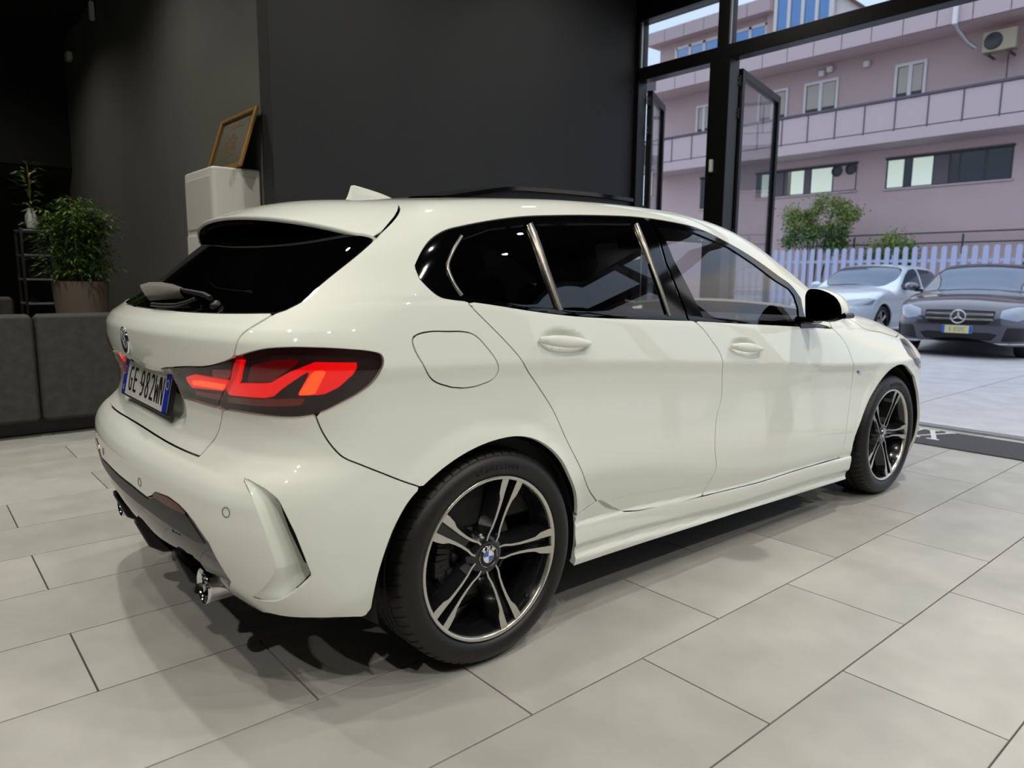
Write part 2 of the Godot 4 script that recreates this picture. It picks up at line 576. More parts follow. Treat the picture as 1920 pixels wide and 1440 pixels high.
func make_room() -> void:
	var g := Geo.new()
	g.box(Vector3(-1.1, -0.03, -2.25), Vector3(11.9, 0.04, 15.5))
	var fl := struct("floor", g, M.grout, "pale grey stone-look floor tiles laid in running bond")
	# tiles one by one
	var L := 0.835
	var D := 0.4155
	var variants := []
	for i in 3:
		var t := Geo.new()
		t.box(Vector3.ZERO, Vector3(L - 0.0045, 0.012, D - 0.0045), 0.0012)
		variants.append(t.mesh())
	var rng := RandomNumberGenerator.new()
	rng.seed = 5
	var far := Geo.new()
	var count := 0
	for r in range(-22, 10):
		var zc := 1.148 + (r + 0.5) * D
		var base := -0.085 if posmod(r, 2) == 1 else 0.355
		for k in range(-8, 7):
			var xc := base + (k + 0.5) * L
			if xc - L * 0.5 > FRONT - 0.05 or xc < -6.8 or zc > 5.4 or zc < -9.9: continue
			var x0 := xc - L * 0.5
			var x1 := minf(xc + L * 0.5, FRONT - 0.04)
			if xc > CORNER and zc < BACK: continue
			var seen := false
			for c in [Vector3(x0, 0, zc - D * 0.5), Vector3(x1, 0, zc - D * 0.5), Vector3(x0, 0, zc + D * 0.5), Vector3(x1, 0, zc + D * 0.5)]:
				var d: Vector3 = c - CAM_POS
				var dep := d.dot(cam_f)
				if dep > 0.2 and absf(d.dot(cam_r) / dep) * FOCAL < 985.0 and absf(d.dot(cam_u) / dep) * FOCAL < 745.0: seen = true
			if seen and zc > -5.2:
				var o := MeshInstance3D.new()
				o.name = "tile"
				o.mesh = variants[0]
				if x1 - x0 < L - 0.001:
					var t := Geo.new()
					t.box(Vector3.ZERO, Vector3(x1 - x0 - 0.0045, 0.012, D - 0.0045), 0.0012)
					o.mesh = t.mesh()
				o.material_override = M.tile[rng.randi() % 3]
				o.position = Vector3((x0 + x1) * 0.5, -0.006, zc)
				fl.add_child(o, true)
				count += 1
			else:
				far.box(Vector3((x0 + x1) * 0.5, -0.006, zc), Vector3(x1 - x0 - 0.0045, 0.012, D - 0.0045))
	var ft := part("tile_field", far, M.tile[1], fl)
	ft.set_meta("kind", "stuff")
	print("tiles ", count)
	# walls
	g = Geo.new()
	g.box(Vector3((CORNER + FRONT) * 0.5, CEIL * 0.5, BACK - 0.1), Vector3(FRONT - CORNER, CEIL, 0.2))
	struct("wall_back", g, M.wall_dark, "plain charcoal wall behind the car")
	g = Geo.new()
	g.box(Vector3(CORNER + 0.1, CEIL * 0.5, BACK - 0.2 - 3.7), Vector3(0.2, CEIL, 7.4))
	struct("wall_side", g, M.wall_grey, "dark grey wall washed by a ceiling spot behind the air conditioner")
	g = Geo.new()
	g.box(Vector3(-3.0, (CEIL + 2.64) * 0.5, -10.1), Vector3(8.0, CEIL - 2.64, 0.2))
	struct("wall_far", g, M.wall_black, "black wall over the wide opening at the far end")
	# the unlit room beyond that opening
	g = Geo.new()
	g.box(Vector3(-3.0, 1.4, -14.1), Vector3(8.0, 2.8, 0.2))
	struct("wall_beyond", g, M.wall_grey, "far wall of the unlit room beyond the opening")
	g = Geo.new()
	g.box(Vector3(-3.0, 2.74, -12.1), Vector3(8.0, 0.2, 3.8))
	struct("ceiling_beyond", g, M.wall_grey, "ceiling of the unlit room beyond the opening")
	g = Geo.new()
	g.box(Vector3(-3.0, -0.03, -12.1), Vector3(8.0, 0.04, 4.2))
	struct("floor_beyond", g, M.grout, "floor of the unlit room beyond the opening")
	g = Geo.new()
	g.box(Vector3(1.0, 1.4, -12.1), Vector3(0.2, 2.8, 4.2))
	struct("wall_beyond_side", g, M.wall_grey, "side wall of the unlit room beyond the opening")
	g = Geo.new()
	g.box(Vector3(-7.0, 1.4, -12.1), Vector3(0.2, 2.8, 4.2))
	struct("wall_beyond_left", g, M.wall_grey, "other side wall of the unlit room beyond the opening")
	g = Geo.new()
	g.box(Vector3(-7.0, CEIL * 0.5, -2.25), Vector3(0.2, CEIL, 15.5))
	struct("wall_left", g, M.wall_grey, "dark grey wall at the back of the showroom")
	g = Geo.new()
	g.box(Vector3(-1.1, CEIL * 0.5, 5.6), Vector3(11.9, CEIL, 0.2))
	struct("wall_right", g, M.wall_grey, "dark grey wall along the showroom")
	g = Geo.new()
	g.box(Vector3(-1.1, CEIL + 0.1, -2.25), Vector3(12.1, 0.2, 15.9))
	struct("ceiling", g, M.ceiling, "black showroom ceiling")
	make_front()
	for i in SPOTS.size():
		downlight(Vector3(SPOTS[i][0], CEIL, SPOTS[i][1]), SPOTS[i][2] if SPOTS[i].size() > 2 else 1.0)

func downlight(at: Vector3, power: float) -> void:
	var t := thing("ceiling_spot", "small round black-rimmed downlight in the unseen black ceiling, some added for fill light", "light", at, 0.0, "ceiling downlights")
	var g := Geo.new()
	g.lathe(PackedVector2Array([Vector2(0.062, 0.0), Vector2(0.085, 0.0), Vector2(0.088, -0.012), Vector2(0.07, -0.014), Vector2(0.062, -0.004)]), 32)
	part("rim", g, M.satin_black, t)
	g = Geo.new()
	g.lathe(PackedVector2Array([Vector2(0.063, -0.004), Vector2(0.03, -0.010), Vector2(0.0, -0.012)]), 32)
	part("lamp_lens", g, M.lamp_glow, t)
	var l := SpotLight3D.new()
	l.name = "spot_light"
	l.position = Vector3(0, -0.03, 0)
	l.rotation.x = -PI / 2
	l.light_color = Color(1.0, 0.982, 0.935)
	l.light_energy = 3.05 * power
	l.light_size = 0.06
	l.spot_range = 14.0
	l.spot_angle = 74.0
	l.spot_angle_attenuation = 1.0
	l.spot_attenuation = 2.0
	l.shadow_enabled = true
	t.add_child(l)

func beam(called: String, at: Vector3, size: Vector3, label := "black metal bar of the glazed front") -> MeshInstance3D:
	var g := Geo.new()
	g.box(at, size, 0.006)
	return struct(called, g, M.frame, label)

func make_front() -> void:
	var x := FRONT
	beam("trim_1", Vector3(x, CEIL * .5, BACK), Vector3(.14, CEIL, .12), "black corner post of the glazed front")
	beam("trim_2", Vector3(x, (3.70 + CEIL) * .5, 1.4), Vector3(.16, CEIL - 3.70, 8.2), "black head beam over the glazed front")
	beam("trim_3", Vector3(x, 3.19, 1.4), Vector3(.14, .125, 8.2), "black transom over the open doors")
	beam("trim_4", Vector3(x, 1.565, -1.69), Vector3(.16, 3.13, .22), "thick black pillar between the open door leaves")
	beam("trim_5", Vector3(x, 3.47, -1.68), Vector3(.12, .46, .13), "black mullion above the thick pillar")
	beam("trim_6", Vector3(x, 1.565, 2.75), Vector3(.16, 3.13, .16), "black pillar beside the wide opening")
	beam("trim_7", Vector3(x, 3.47, .35), Vector3(.10, .46, .10), "black mullion above the wide opening")
	beam("trim_8", Vector3(x, 3.47, 2.75), Vector3(.10, .46, .10), "black mullion above the far pillar")
	beam("trim_9", Vector3(x, 1.565, 3.9), Vector3(.12, 3.13, .10), "slim black post in the fixed glazing")
	# panes
	var n := 1
	for q in [[-2.66, -1.745, 3.2525, 3.70], [-1.615, .30, 3.2525, 3.70], [.40, 2.70, 3.2525, 3.70], [2.80, 5.5, 3.2525, 3.70], [2.83, 3.85, .0, 3.1275], [3.95, 5.5, .0, 3.1275]]:
		var g := Geo.new()
		g.box(Vector3(x, (q[2] + q[3]) * .5, (q[0] + q[1]) * .5), Vector3(.008, q[3] - q[2], q[1] - q[0]))
		struct("window_%d" % n, g, M.clear_pane, "clear pane of the glazed front")
		n += 1
	# bright edge strips of the upper glazing
	for z in [-2.652, -1.612]:
		var g := Geo.new()
		g.box(Vector3(x - .05, 3.475, z), Vector3(.02, .445, .016))
		struct("trim_%d" % (n + 3), g, M.alu, "grey edge strip beside the upper pane")
		n += 1
	# the two door leaves, swung outwards
	door_leaf("door_1", Vector3(x + .10, 0, -2.645), Vector3(5.58, 0, -2.985), 3.08, 1.865)
	door_leaf("door_2", Vector3(x + .10, 0, -1.585), Vector3(6.17, 0, -1.905), 3.08, -1.0)
	# floor track
	var g := Geo.new()
	g.box(Vector3(x - .01, .008, .545), Vector3(.085, .02, 4.2), .004)
	struct("trim_20", g, M.alu, "bright metal threshold strip across the open doorway")
	g = Geo.new()
	g.box(Vector3(x - .01, .008, -2.2), Vector3(.085, .02, .8), .004)
	struct("trim_21", g, M.alu, "bright metal threshold strip under the narrow door leaf")
	# small white sensor on the pillar
	g = Geo.new()
	g.box(on_plane(1333, 311, 0, x - .09), Vector3(.03, .115, .035), .006)
	single("door_sensor", g, M.white_plastic, "small white sensor box fixed to the thick black pillar", "sensor")

func door_leaf(called: String, a: Vector3, b: Vector3, top: float, rail: float) -> void:
	var e := (b - a).normalized()
	var w := a.distance_to(b)
	var nrm := e.cross(Vector3.UP)
	var bs := Basis(e, Vector3.UP, nrm)
	var fw := .075
	var g := Geo.new()
	g.box(a + e * (fw * .5) + Vector3.UP * top * .5, Vector3(fw, top - .03, .06), .006, bs)
	var root := struct(called, g, M.frame, "black-framed glass door leaf swung outwards" + (" beside the dark wall" if rail > 0.0 else " from the thick pillar"))
	g = Geo.new(); g.box(b - e * (fw * .5) + Vector3.UP * top * .5, Vector3(fw, top - .03, .06), .006, bs); part("stile", g, M.frame, root)
	g = Geo.new(); g.box((a + b) * .5 + Vector3.UP * (top - .055), Vector3(w - fw * 2.0, .08, .06), .006, bs); part("top_rail", g, M.frame, root)
	g = Geo.new(); g.box((a + b) * .5 + Vector3.UP * .09, Vector3(w - fw * 2.0, .15, .06), .006, bs); part("bottom_rail", g, M.frame, root)
	g = Geo.new(); g.box((a + b) * .5 + Vector3.UP * (top * .5 + .04), Vector3(w - fw * 2.0, top - .25, .010), 0.0, bs); part("pane", g, M.pane, root)
	if rail > 0.0:
		g = Geo.new(); g.box((a + b) * .5 + Vector3.UP * rail - nrm * .04, Vector3(w + .04, .06, .07), .015, bs); part("push_bar", g, M.frame, root)
	for y in [top - .13, top - .42, 1.55, .25]:
		g = Geo.new()
		g.box(a - e * .012 + Vector3.UP * y, Vector3(.035, .10, .03), .006, bs)
		var h := part("hinge", g, M.frame, root)
		for k in [-1.0, 1.0]:
			g = Geo.new()
			g.lathe(PackedVector2Array([Vector2(.008, 0), Vector2(.008, .004), Vector2(0, .006)]), 10, Transform3D(Basis(Vector3(0, 0, 1), Vector3(-1, 0, 0), Vector3(0, -1, 0)), a - e * .012 + Vector3(-.02, y + .02 * k, 0)))
			part("screw", g, M.alu, h)
# ---------------------------------------------------------------- car body as three height fields with rounded meetings
class Shape:
	var l := {}
	var swk := 0.16
	var x_rear := -0.25
	var x_front := 2.95
	var yo := 0.62
	var arches := []          # wheel centres (x, y, r)
	var recess := 0.0
	var dimples := []         # shallow bowls behind the door handles: (x, y, half length, half height, depth)
	var Wp: Lut; var yc: Lut; var yb: Lut; var ysw: Lut; var under: Lut; var shk: Lut; var shq: Lut; var tk: Lut; var tq: Lut
	var R0: Lut; var bow: Lut; var T0: Lut; var Tc: Lut; var F0: Lut; var fb: Lut; var fb4: Lut; var ksr: Lut; var kt: Lut; var ysl: Lut; var sill: Lut
	var kf := 0.12
	func set_tables(t: Dictionary) -> void:
		for k in t: set(k, Lut.new(t[k]))
	static func smax(a: float, b: float, k: float) -> float:
		var h := k - absf(a - b)
		var m := maxf(a, b)
		if h <= 0.0: return m
		return m + h * h / k * 0.25
	static func sramp(q: float, k: float) -> float:
		if q < -k: return 0.0
		if q > k: return q
		return (q + k) * (q + k) / (4.0 * k)
	func side(x: float, y: float) -> float:
		var w := Wp.at(x)
		var c := yc.at(x)
		if y < c + 0.02:
			w += under.at(sramp(c - y, 0.008)) + maxf(-swk * sramp(ysw.at(x) - y, 0.02), -0.03)
			if sill and x > 0.2 and x < 2.4: w += sill.at(ysl.at(x) - y)
		if y > c - 0.02:
			var b := yb.at(x)
			var up := sramp(minf(y, b) - c, 0.008)
			w -= shk.at(x) * up + shq.at(x) * up * up
			var g := sramp(y - b, 0.02)
			if g > 0.0: w -= tk.at(x) * g + tq.at(x) * g * g
		for q in dimples:
			var ex: float = (x - q[0]) / q[2]
			if absf(ex) < 1.0:
				var ey: float = (y - q[1] + 0.10 * (x - q[0])) / q[3]
				var rr := ex * ex + ey * ey
				if rr < 1.0: w -= q[4] * (1.0 - rr) * (1.0 - rr)
		for a in arches:
			var d: float = Vector2(x - a.x, y - a.y).length() - a.z
			if d < 0.075: w += 0.009 * (1.0 - smoothstep(0.0, 0.075, d))
		return w
	func rear(y: float, z: float) -> float:
		var r := R0.at(y) + bow.at(y) * z * z
		if recess > 0.0 and y > 0.68 and y < 0.88 and z < 0.36:
			r += recess * (1.0 - smoothstep(0.285, 0.345, z)) * smoothstep(0.69, 0.725, y) * (1.0 - smoothstep(0.848, 0.868, y))
		return r
	func F(p: Vector3) -> float:
		var z := absf(p.z)
		var a := z - side(p.x, p.y)
		if p.x < 0.6: a = smax(a, (rear(p.y, z) - p.x) * 0.9, ksr.at(p.y))
		if p.x > 2.0: a = smax(a, (p.x - F0.at(p.y) + fb.at(p.y) * z * z + fb4.at(p.y) * z * z * z * z) * 0.9, kf)
		return smax(a, (p.y - T0.at(p.x) + Tc.at(p.x) * z * z) * 0.93, kt.at(p.x))
	func normal(p: Vector3, e := 0.0015) -> Vector3:
		var f := F(p)
		var s := 1.0 if p.z >= -1e-6 else -1.0
		return Vector3(F(p + Vector3(e, 0, 0)) - f, F(p + Vector3(0, e, 0)) - f, (F(p + Vector3(0, 0, e * s)) - f) * s).normalized()
	func cast(o: Vector3, d: Vector3, t0: float, t1: float) -> float:
		# root along o + t d with F(t0) < 0 < F(t1)
		var a := t0; var b := t1
		var fa := F(o + d * a)
		var fb_ := F(o + d * b)
		if fa > 0.0: return a
		for i in 40:
			var m := (a * fb_ - b * fa) / (fb_ - fa)
			if i % 3 == 2: m = 0.5 * (a + b)
			var fm := F(o + d * m)
			if absf(fm) < 2e-6: return m
			if fm < 0.0:
				a = m; fa = fm
			else:
				b = m; fb_ = fm
			if b - a < 1e-5: break
		return 0.5 * (a + b)
	func first_hit(o: Vector3, d: Vector3, t0 := 0.5, t1 := 9.0) -> Vector3:
		var t := t0
		var best := 1e9
		var bt := t0
		for i in 400:
			var f := F(o + d * t)
			if f < 0.0:
				return o + d * (t - cast(o + d * t, -d, 0.0, 0.06))
			if f < best: best = f; bt = t
			t += clampf(f * 0.5, 0.003, 0.2)
			if t > t1: break
		return o + d * bt
	func unroll(p: Vector3) -> Vector2:
		var z := absf(p.z)
		if p.x >= x_rear and p.x <= x_front: return Vector2(p.x, p.y)
		if p.x < x_rear: return Vector2(x_rear - atan2(x_rear - p.x, z) * 0.8, p.y)
		return Vector2(x_front + atan2(p.x - x_front, z) * 0.8, p.y)

class Grid:
	var s: Shape
	var nc := 0
	var nr := 0
	var P := PackedVector3Array()
	var N := PackedVector3Array()
	var U := PackedVector2Array()
	func build(shape: Shape, dx: float, dphi: float, dth: float, front_dphi := 3.0) -> void:
		s = shape
		var th := PackedFloat32Array()
		var a := -31.0
		while a < 45.0:
			th.append(deg_to_rad(a)); a += dth * (0.75 if a < -13.0 else 1.0)
		while a < 89.5:
			th.append(deg_to_rad(a)); a += dth * 2.2
		th.append(PI * 0.5)
		nr = th.size()
		var cols := []
		var n1 := int(ceil(90.0 / dphi))
		for i in n1: cols.append([s.x_rear, deg_to_rad(90.0 - 90.0 * i / n1)])
		var n2 := int(ceil((s.x_front - s.x_rear) / dx))
		for i in n2 + 1: cols.append([lerpf(s.x_rear, s.x_front, i / float(n2)), 0.0])
		var n3 := int(ceil(90.0 / front_dphi))
		for i in n3: cols.append([s.x_front, -deg_to_rad(90.0 * (i + 1) / n3)])
		nc = cols.size()
		for c in cols:
			var o := Vector3(c[0], s.yo, 0)
			var sp := sin(c[1]); var cp := cos(c[1])
			if absf(cp) < 1e-6: cp = 0.0
			var guess := -1.0
			for j in nr:
				var ct := cos(th[j])
				if j == nr - 1: ct = 0.0
				var d := Vector3(-sp * ct, sin(th[j]), cp * ct)
				var lo := 0.05
				var hi := 1.6
				if guess > 0.0:
					var q0 := guess - 0.03; var q1 := guess + 0.03
					if s.F(o + d * q0) < 0.0: lo = q0
					if s.F(o + d * q1) > 0.0: hi = q1
				var t := s.cast(o, d, lo, hi)
				guess = t
				var p := o + d * t
				P.append(p); N.append(s.normal(p)); U.append(s.unroll(p))
				if c[1] != 0.0:
					U[U.size() - 1].x = c[0] - c[1] * 0.8
	# signed distance of every vertex to a polygon in the unrolled plane
	func dist(poly: PackedVector2Array, frontal := false) -> PackedFloat32Array:
		var o := PackedFloat32Array()
		o.resize(P.size())
		o.fill(1.0)
		var lo := Vector2(1e9, 1e9); var hi := -lo
		for q in poly:
			lo = lo.min(q); hi = hi.max(q)
		lo -= Vector2.ONE * 0.035; hi += Vector2.ONE * 0.035
		var m := poly.size()
		var ex := PackedFloat32Array(); var ey := PackedFloat32Array(); var il := PackedFloat32Array()
		for i in m:
			var e := poly[(i + 1) % m] - poly[i]
			ex.append(e.x); ey.append(e.y); il.append(1.0 / maxf(e.length_squared(), 1e-12))
		for k in P.size():
			var p := U[k]
			if frontal:
				if N[k].x < 0.15 or P[k].x < s.x_front - 0.6: continue
				p = Vector2(P[k].z, P[k].y)
			if p.x < lo.x or p.x > hi.x or p.y < lo.y or p.y > hi.y: continue
			var best := 1e9
			var inside := false
			for i in m:
				var a := poly[i]
				var wx := p.x - a.x; var wy := p.y - a.y
				var t := clampf((wx * ex[i] + wy * ey[i]) * il[i], 0.0, 1.0)
				var rx := wx - ex[i] * t; var ry := wy - ey[i] * t
				var d := rx * rx + ry * ry
				if d < best: best = d
				if (a.y > p.y) != (a.y + ey[i] > p.y) and p.x < ex[i] * (p.y - a.y) / ey[i] + a.x: inside = not inside
			o[k] = -sqrt(best) if inside else sqrt(best)
		return o
	# mesh of the region d < -gap, set in by `inset` along the normal, with flanges of depth `skirt` on its rim
	func cut(d: PackedFloat32Array, gap: float, inset := 0.0, skirt := 0.012) -> Geo:
		var g := Geo.new()
		for c in nc - 1:
			for r in nr - 1:
				var a := c * nr + r
				var b := a + nr
				var da := d[a]; var db := d[b]; var dc := d[b + 1]; var dd := d[a + 1]
				if da >= -gap and db >= -gap and dc >= -gap and dd >= -gap: continue
				clip(g, a, b, b + 1, da + gap, db + gap, dc + gap, inset, skirt)
				clip(g, a, b + 1, a + 1, da + gap, dc + gap, dd + gap, inset, skirt)
		return g
	func clip(g: Geo, i0: int, i1: int, i2: int, d0: float, d1: float, d2: float, inset: float, skirt: float) -> void:
		var ix := [i0, i1, i2]
		var ds := [d0, d1, d2]
		var pp := []
		var pn := []
		var edge := []
		for k in 3:
			var k2 := (k + 1) % 3
			var da: float = ds[k]; var db: float = ds[k2]
			var pa := P[ix[k]]; var pb := P[ix[k2]]
			var na := N[ix[k]]; var nb := N[ix[k2]]
			if da < 0.0:
				pp.append(pa - na * inset); pn.append(na)
			if (da < 0.0) != (db < 0.0):
				var t := clampf(da / (da - db), 0.0, 1.0)
				var n := na.lerp(nb, t).normalized()
				var p := pa.lerp(pb, t) - n * inset
				pp.append(p); pn.append(n)
				edge.append([p, n])
		for k in range(2, pp.size()):
			g.tri(pp[0], pp[k - 1], pp[k], pn[0], pn[k - 1], pn[k])
		if skirt > 0.0 and edge.size() == 2:
			var p0: Vector3 = edge[0][0]; var p1: Vector3 = edge[1][0]
			var n0: Vector3 = edge[0][1]; var n1: Vector3 = edge[1][1]
			var cen := Vector3.ZERO
			for q in pp: cen += q
			cen /= pp.size()
			var side_n := (p1 - p0).cross(n0).normalized()
			if side_n.dot(cen - p0) > 0.0: side_n = -side_n
			g.tri(p0, p1, p1 - n1 * skirt, side_n, side_n, side_n)
			g.tri(p0, p1 - n1 * skirt, p0 - n0 * skirt, side_n, side_n, side_n)
	static func minus(a: PackedFloat32Array, b: PackedFloat32Array) -> PackedFloat32Array:
		var o := a.duplicate()
		for i in o.size(): o[i] = maxf(o[i], -b[i])
		return o
	static func both(a: PackedFloat32Array, b: PackedFloat32Array) -> PackedFloat32Array:
		var o := a.duplicate()
		for i in o.size(): o[i] = maxf(o[i], b[i])
		return o
	static func either(a: PackedFloat32Array, b: PackedFloat32Array) -> PackedFloat32Array:
		var o := a.duplicate()
		for i in o.size(): o[i] = minf(o[i], b[i])
		return o
# ---------------------------------------------------------------- the white hatchback
var shp: Shape
func seam(px: Array, smooth := true) -> PackedVector2Array:
	var o := PackedVector2Array()
	for i in range(0, px.size(), 2):
		o.append(shp.unroll(shp.first_hit(CAM_POS, pix(px[i], px[i + 1]))))
	return smooth_line(o) if smooth else o

static func joined(a: Array) -> PackedVector2Array:
	var o := PackedVector2Array()
	for s in a:
		if s is Vector2: o.append(s)
		else: o.append_array(s)
	return o
static func rev(a: PackedVector2Array) -> PackedVector2Array:
	var b := a.duplicate(); b.reverse(); return b

func hatch_tables() -> Dictionary:
	return {
		"Wp": [-.80,.83,-.6,.862,-.4,.880,-.1,.897,.1,.898,.4,.888,.8,.883,1.4,.884,2.0,.888,2.5,.897,2.8,.900,3.0,.893,3.15,.867,3.3,.82,3.5,.72],
		"yc": [-.8,.90,-.3,.895,.1,.883,.45,.861,1.1,.812,2.18,.73,2.6,.71,3.4,.70],
		"yb": [-.8,1.02,-.25,1.06,-.07,1.056,.17,1.023,.35,1.004,.75,.98,1.2,.954,1.71,.922,2.02,.90,3,.88],
		"ysw": [-.8,.2,.4,.50,.64,.48,1.085,.40,1.39,.35,1.8,.32,2.23,.31,2.6,.25],
		"under": [0,0,.05,-.009,.12,-.013,.22,-.008,.34,0,.42,-.003,.5,-.01,.6,-.02,.7,-.03,.8,-.05],
		"shk": [-.8,.2,-.5,.16,0,.12,1,.14,2,.18,2.6,.3,3.2,.6],
		"shq": [-.8,.7,-.5,.5,0,.3,1,.3,2,.5,2.6,1.2,3.2,2],
		"tk": [-.8,.62,-.5,.52,-.3,.42,.2,.36,.9,.36,1.5,.38,2,.40],
		"tq": [-.8,.3,0,.25,1,.25,2,.25],
		"R0": [.12,-.50,.20,-.59,.28,-.67,.36,-.73,.45,-.763,.52,-.773,.57,-.773,.60,-.766,.63,-.748,.66,-.715,.69,-.69,.74,-.68,.80,-.69,.86,-.712,.92,-.726,.955,-.728,.985,-.714,1.005,-.69,1.1,-.560,1.2,-.445,1.3,-.335,1.4,-.22],
		"bow": [.2,.12,.5,.14,.65,.16,.8,.17,1.0,.22,1.15,.27,1.3,.28],
		"T0": [-.6,1.31,-.35,1.338,-.2,1.355,0,1.380,.3,1.406,.6,1.422,.9,1.428,1.2,1.423,1.5,1.39,1.65,1.352,1.8,1.285,2.0,1.18,2.2,1.065,2.3,1.015,2.38,.995,2.6,.970,2.9,.921,3.1,.868,3.25,.81,3.35,.73,3.5,.5],
		"Tc": [-.5,.12,0,.10,1.4,.11,1.7,.14,2.2,.16,2.4,.07,3.2,.1],
		"F0": [.12,3.40,.2,3.45,.35,3.52,.5,3.54,.65,3.52,.75,3.46,.85,3.33,.95,3.0],
		"fb": [.2,.25,.8,.3],
		"fb4": [.2,.25,.8,.3],
		"ksr": [.2,.16,.6,.2,.8,.2,1.0,.18,1.3,.12],
		"kt": [-.5,.10,0,.14,1.4,.12,2.0,.08,2.4,.06,3.3,.10],
		"ysl": [.2,.345,.35,.338,.646,.328,1.01,.307,1.39,.292,1.8,.293,2.1,.282,2.4,.27],
		"sill": [-.05,0,-.004,0,.012,.010,.04,.016,.070,.019,.090,.009,.105,.010,.125,.020,.145,.017,.175,-.01,.3,-.05],
	}

func make_hatchback() -> void:
	shp = Shape.new()
	shp.set_tables(hatch_tables())
	shp.recess = 0.030
	shp.arches = [Vector3(-0.02, .318, .345), Vector3(2.66, .318, .36)]
	shp.dimples = [[.262, .932, .115, .043, .022], [1.262, .858, .115, .043, .022]]
	var g := Grid.new()
	g.build(shp, 0.0125, 0.75, 0.55)
	print("grid ", g.nc, "x", g.nr, " ", Time.get_ticks_msec())
	var car := thing("hatchback_car", "white five-door hatchback with red lit tail lamps parked on the grey tiles", "car")
	# --- seams read off the photograph and laid on the body surface
	var belt := seam([787.5,523, 806,542, 825,556, 844,560.6, 872,563.8, 918.8,570, 997,582.5, 1075,592, 1169,597, 1231,599, 1300,601, 1367.5,605, 1492.5,611.6, 1555,615.6])
	var dlo_top := seam([778,499.7, 790.6,473, 806,451, 825,437, 843.8,429, 862.5,424.7, 918.8,413.8, 981,406, 1043.8,403.8, 1122,403.8, 1200,407.5, 1258,416, 1305,427, 1367.5,457, 1414,485, 1461,519, 1486,538, 1502,560])
	var rdoor_rear := seam([873,563.5, 887.5,579, 912.5,604, 943.8,635.6, 972,667, 987.5,692, 1006,720, 1037.5,770, 1060,820, 1085,870, 1105,920, 1116,936, 1130,950, 1145,956, 1170,959])
	var split := seam([1300,601, 1317.5,616, 1336,641, 1349,660, 1355,677, 1354,697.5, 1352,750.6, 1345,775, 1341,812, 1340.6,843, 1342,880.6, 1325,912, 1317,930.6])
	var fdoor_front := seam([1561,616, 1577,632, 1589,650.6, 1597,672.5, 1599,704, 1592.5,760, 1586,810, 1578,846, 1572,859])
	var bot_r := seam([1170,959, 1200,957, 1317,930.6])
	var bot_f := seam([1317,930.6, 1419,905.6, 1512.5,876, 1572,859])
	var rarch := seam([695,1153, 703,1107, 720,1043, 743,983, 773,933, 810,897, 853,863, 893,840, 933,825, 967,819, 1000,823, 1027,837, 1053,863, 1070,897, 1081,933, 1080,970, 1078,1000, 1077,1033])
	var farch := seam([1595,852.5, 1600,830, 1616,785, 1629,751, 1642.5,727, 1657.5,706, 1672.5,691, 1687.5,684, 1699,686.6, 1708,697])
	var lamp := seam([303.8,691.6, 347.5,687.5, 394,686, 419,679, 438,671, 460,663.4, 491,655.6, 535,651.9, 597.5,652.5, 660,656, 697.5,660, 714.7,665, 718.8,674, 714.7,693, 700.6,715, 672.5,737, 638,755.6, 591,776, 560,781.6, 519,781.6, 472.5,776, 416,766.6, 378.8,757, 353.8,749, 335,737, 322.5,724, 313,707, 303.8,691.6])
	var lamp_split := seam([442,668, 437,700, 428,722, 416,745, 411,768], false)
	var qb := seam([590.6,777.5, 603.8,808.8, 622.5,837, 641,855.6, 675.6,871, 716,887, 760,904, 785,912])
	var bump_bot := seam([688,1157, 629,1158, 582,1158.4, 535,1156, 503.8,1149, 470,1139], false)
	var black_top := seam([466,1137, 432,1090, 391,1018, 363,977.5, 350.6,962, 335,946, 316,932, 291,922.8, 283,930.6, 275.6,932, 247.5,909], false)
	var diff_bot := seam([225,955, 277,1004, 316,1036, 344,1062], false)
	var tg_up := seam([516,587, 488,604, 460,621.6, 449,632.5, 442.8,648, 439,667])
	var tg_low := seam([417.8,768, 414.7,790, 407,815, 391,837, 374,855.6])
	var tg_bot := seam([374,855.6, 335,843, 300.6,827.5, 275.6,812, 258,796])
	for i in tg_bot.size():
		tg_bot[i].y = lerpf(tg_bot[0].y, .664, smoothstep(0.0, 1.0, i / float(tg_bot.size() - 1)))
	var gl_bot := seam([290,579, 300.6,579.4, 363,585, 425.6,587, 488,586.6, 516,585.6, 535,581, 563,566.9])
	var gl_right := seam([563,566.9, 597.5,535.6, 647.5,495, 685,463.8, 703.8,445.6])
	var sp_side := seam([703.8,445.6, 738,410.6, 746.9,395, 742.8,384, 728.8,379])
	var fuel := seam([773,640, 775,632, 781,628, 800,622.5, 840.6,621.6, 870,622, 882,624.5, 893.8,631, 912.5,651, 929,673, 934,684, 934,697, 925,710.6, 912.5,717.5, 825,720, 812.5,713.8, 793.8,684, 775,648, 773,640])
	var hood := seam([1589,597.5, 1617.5,614.7, 1649,622.5, 1680,632])
	var mid := -1.62
	# --- panel outlines in the unrolled plane
	var p_arch_r := joined([rarch, Vector2(.327, -.1), Vector2(-.43, -.1), Vector2(-.405, .25)])
	var p_arch_f := joined([farch, Vector2(2.93, .605), Vector2(2.985, .53), Vector2(3.022, .45), Vector2(3.034, .36), Vector2(3.03, .25), Vector2(3.0, -.1), Vector2(2.24, -.1)])
	var p_dlo := joined([dlo_top, seam([1506,585, 1513,603, 1535,608, 1561,614], false), rev(belt)])
	var p_rdoor := joined([rdoor_rear, bot_r, rev(split), rev(seam([873,563.5, 918.8,570, 997,582.5, 1075,592, 1169,597, 1231,599, 1300,601]))])
	var p_fdoor := joined([split, bot_f, rev(fdoor_front), rev(seam([1300,601, 1367.5,605, 1492.5,611.6, 1555,615.6], false))])
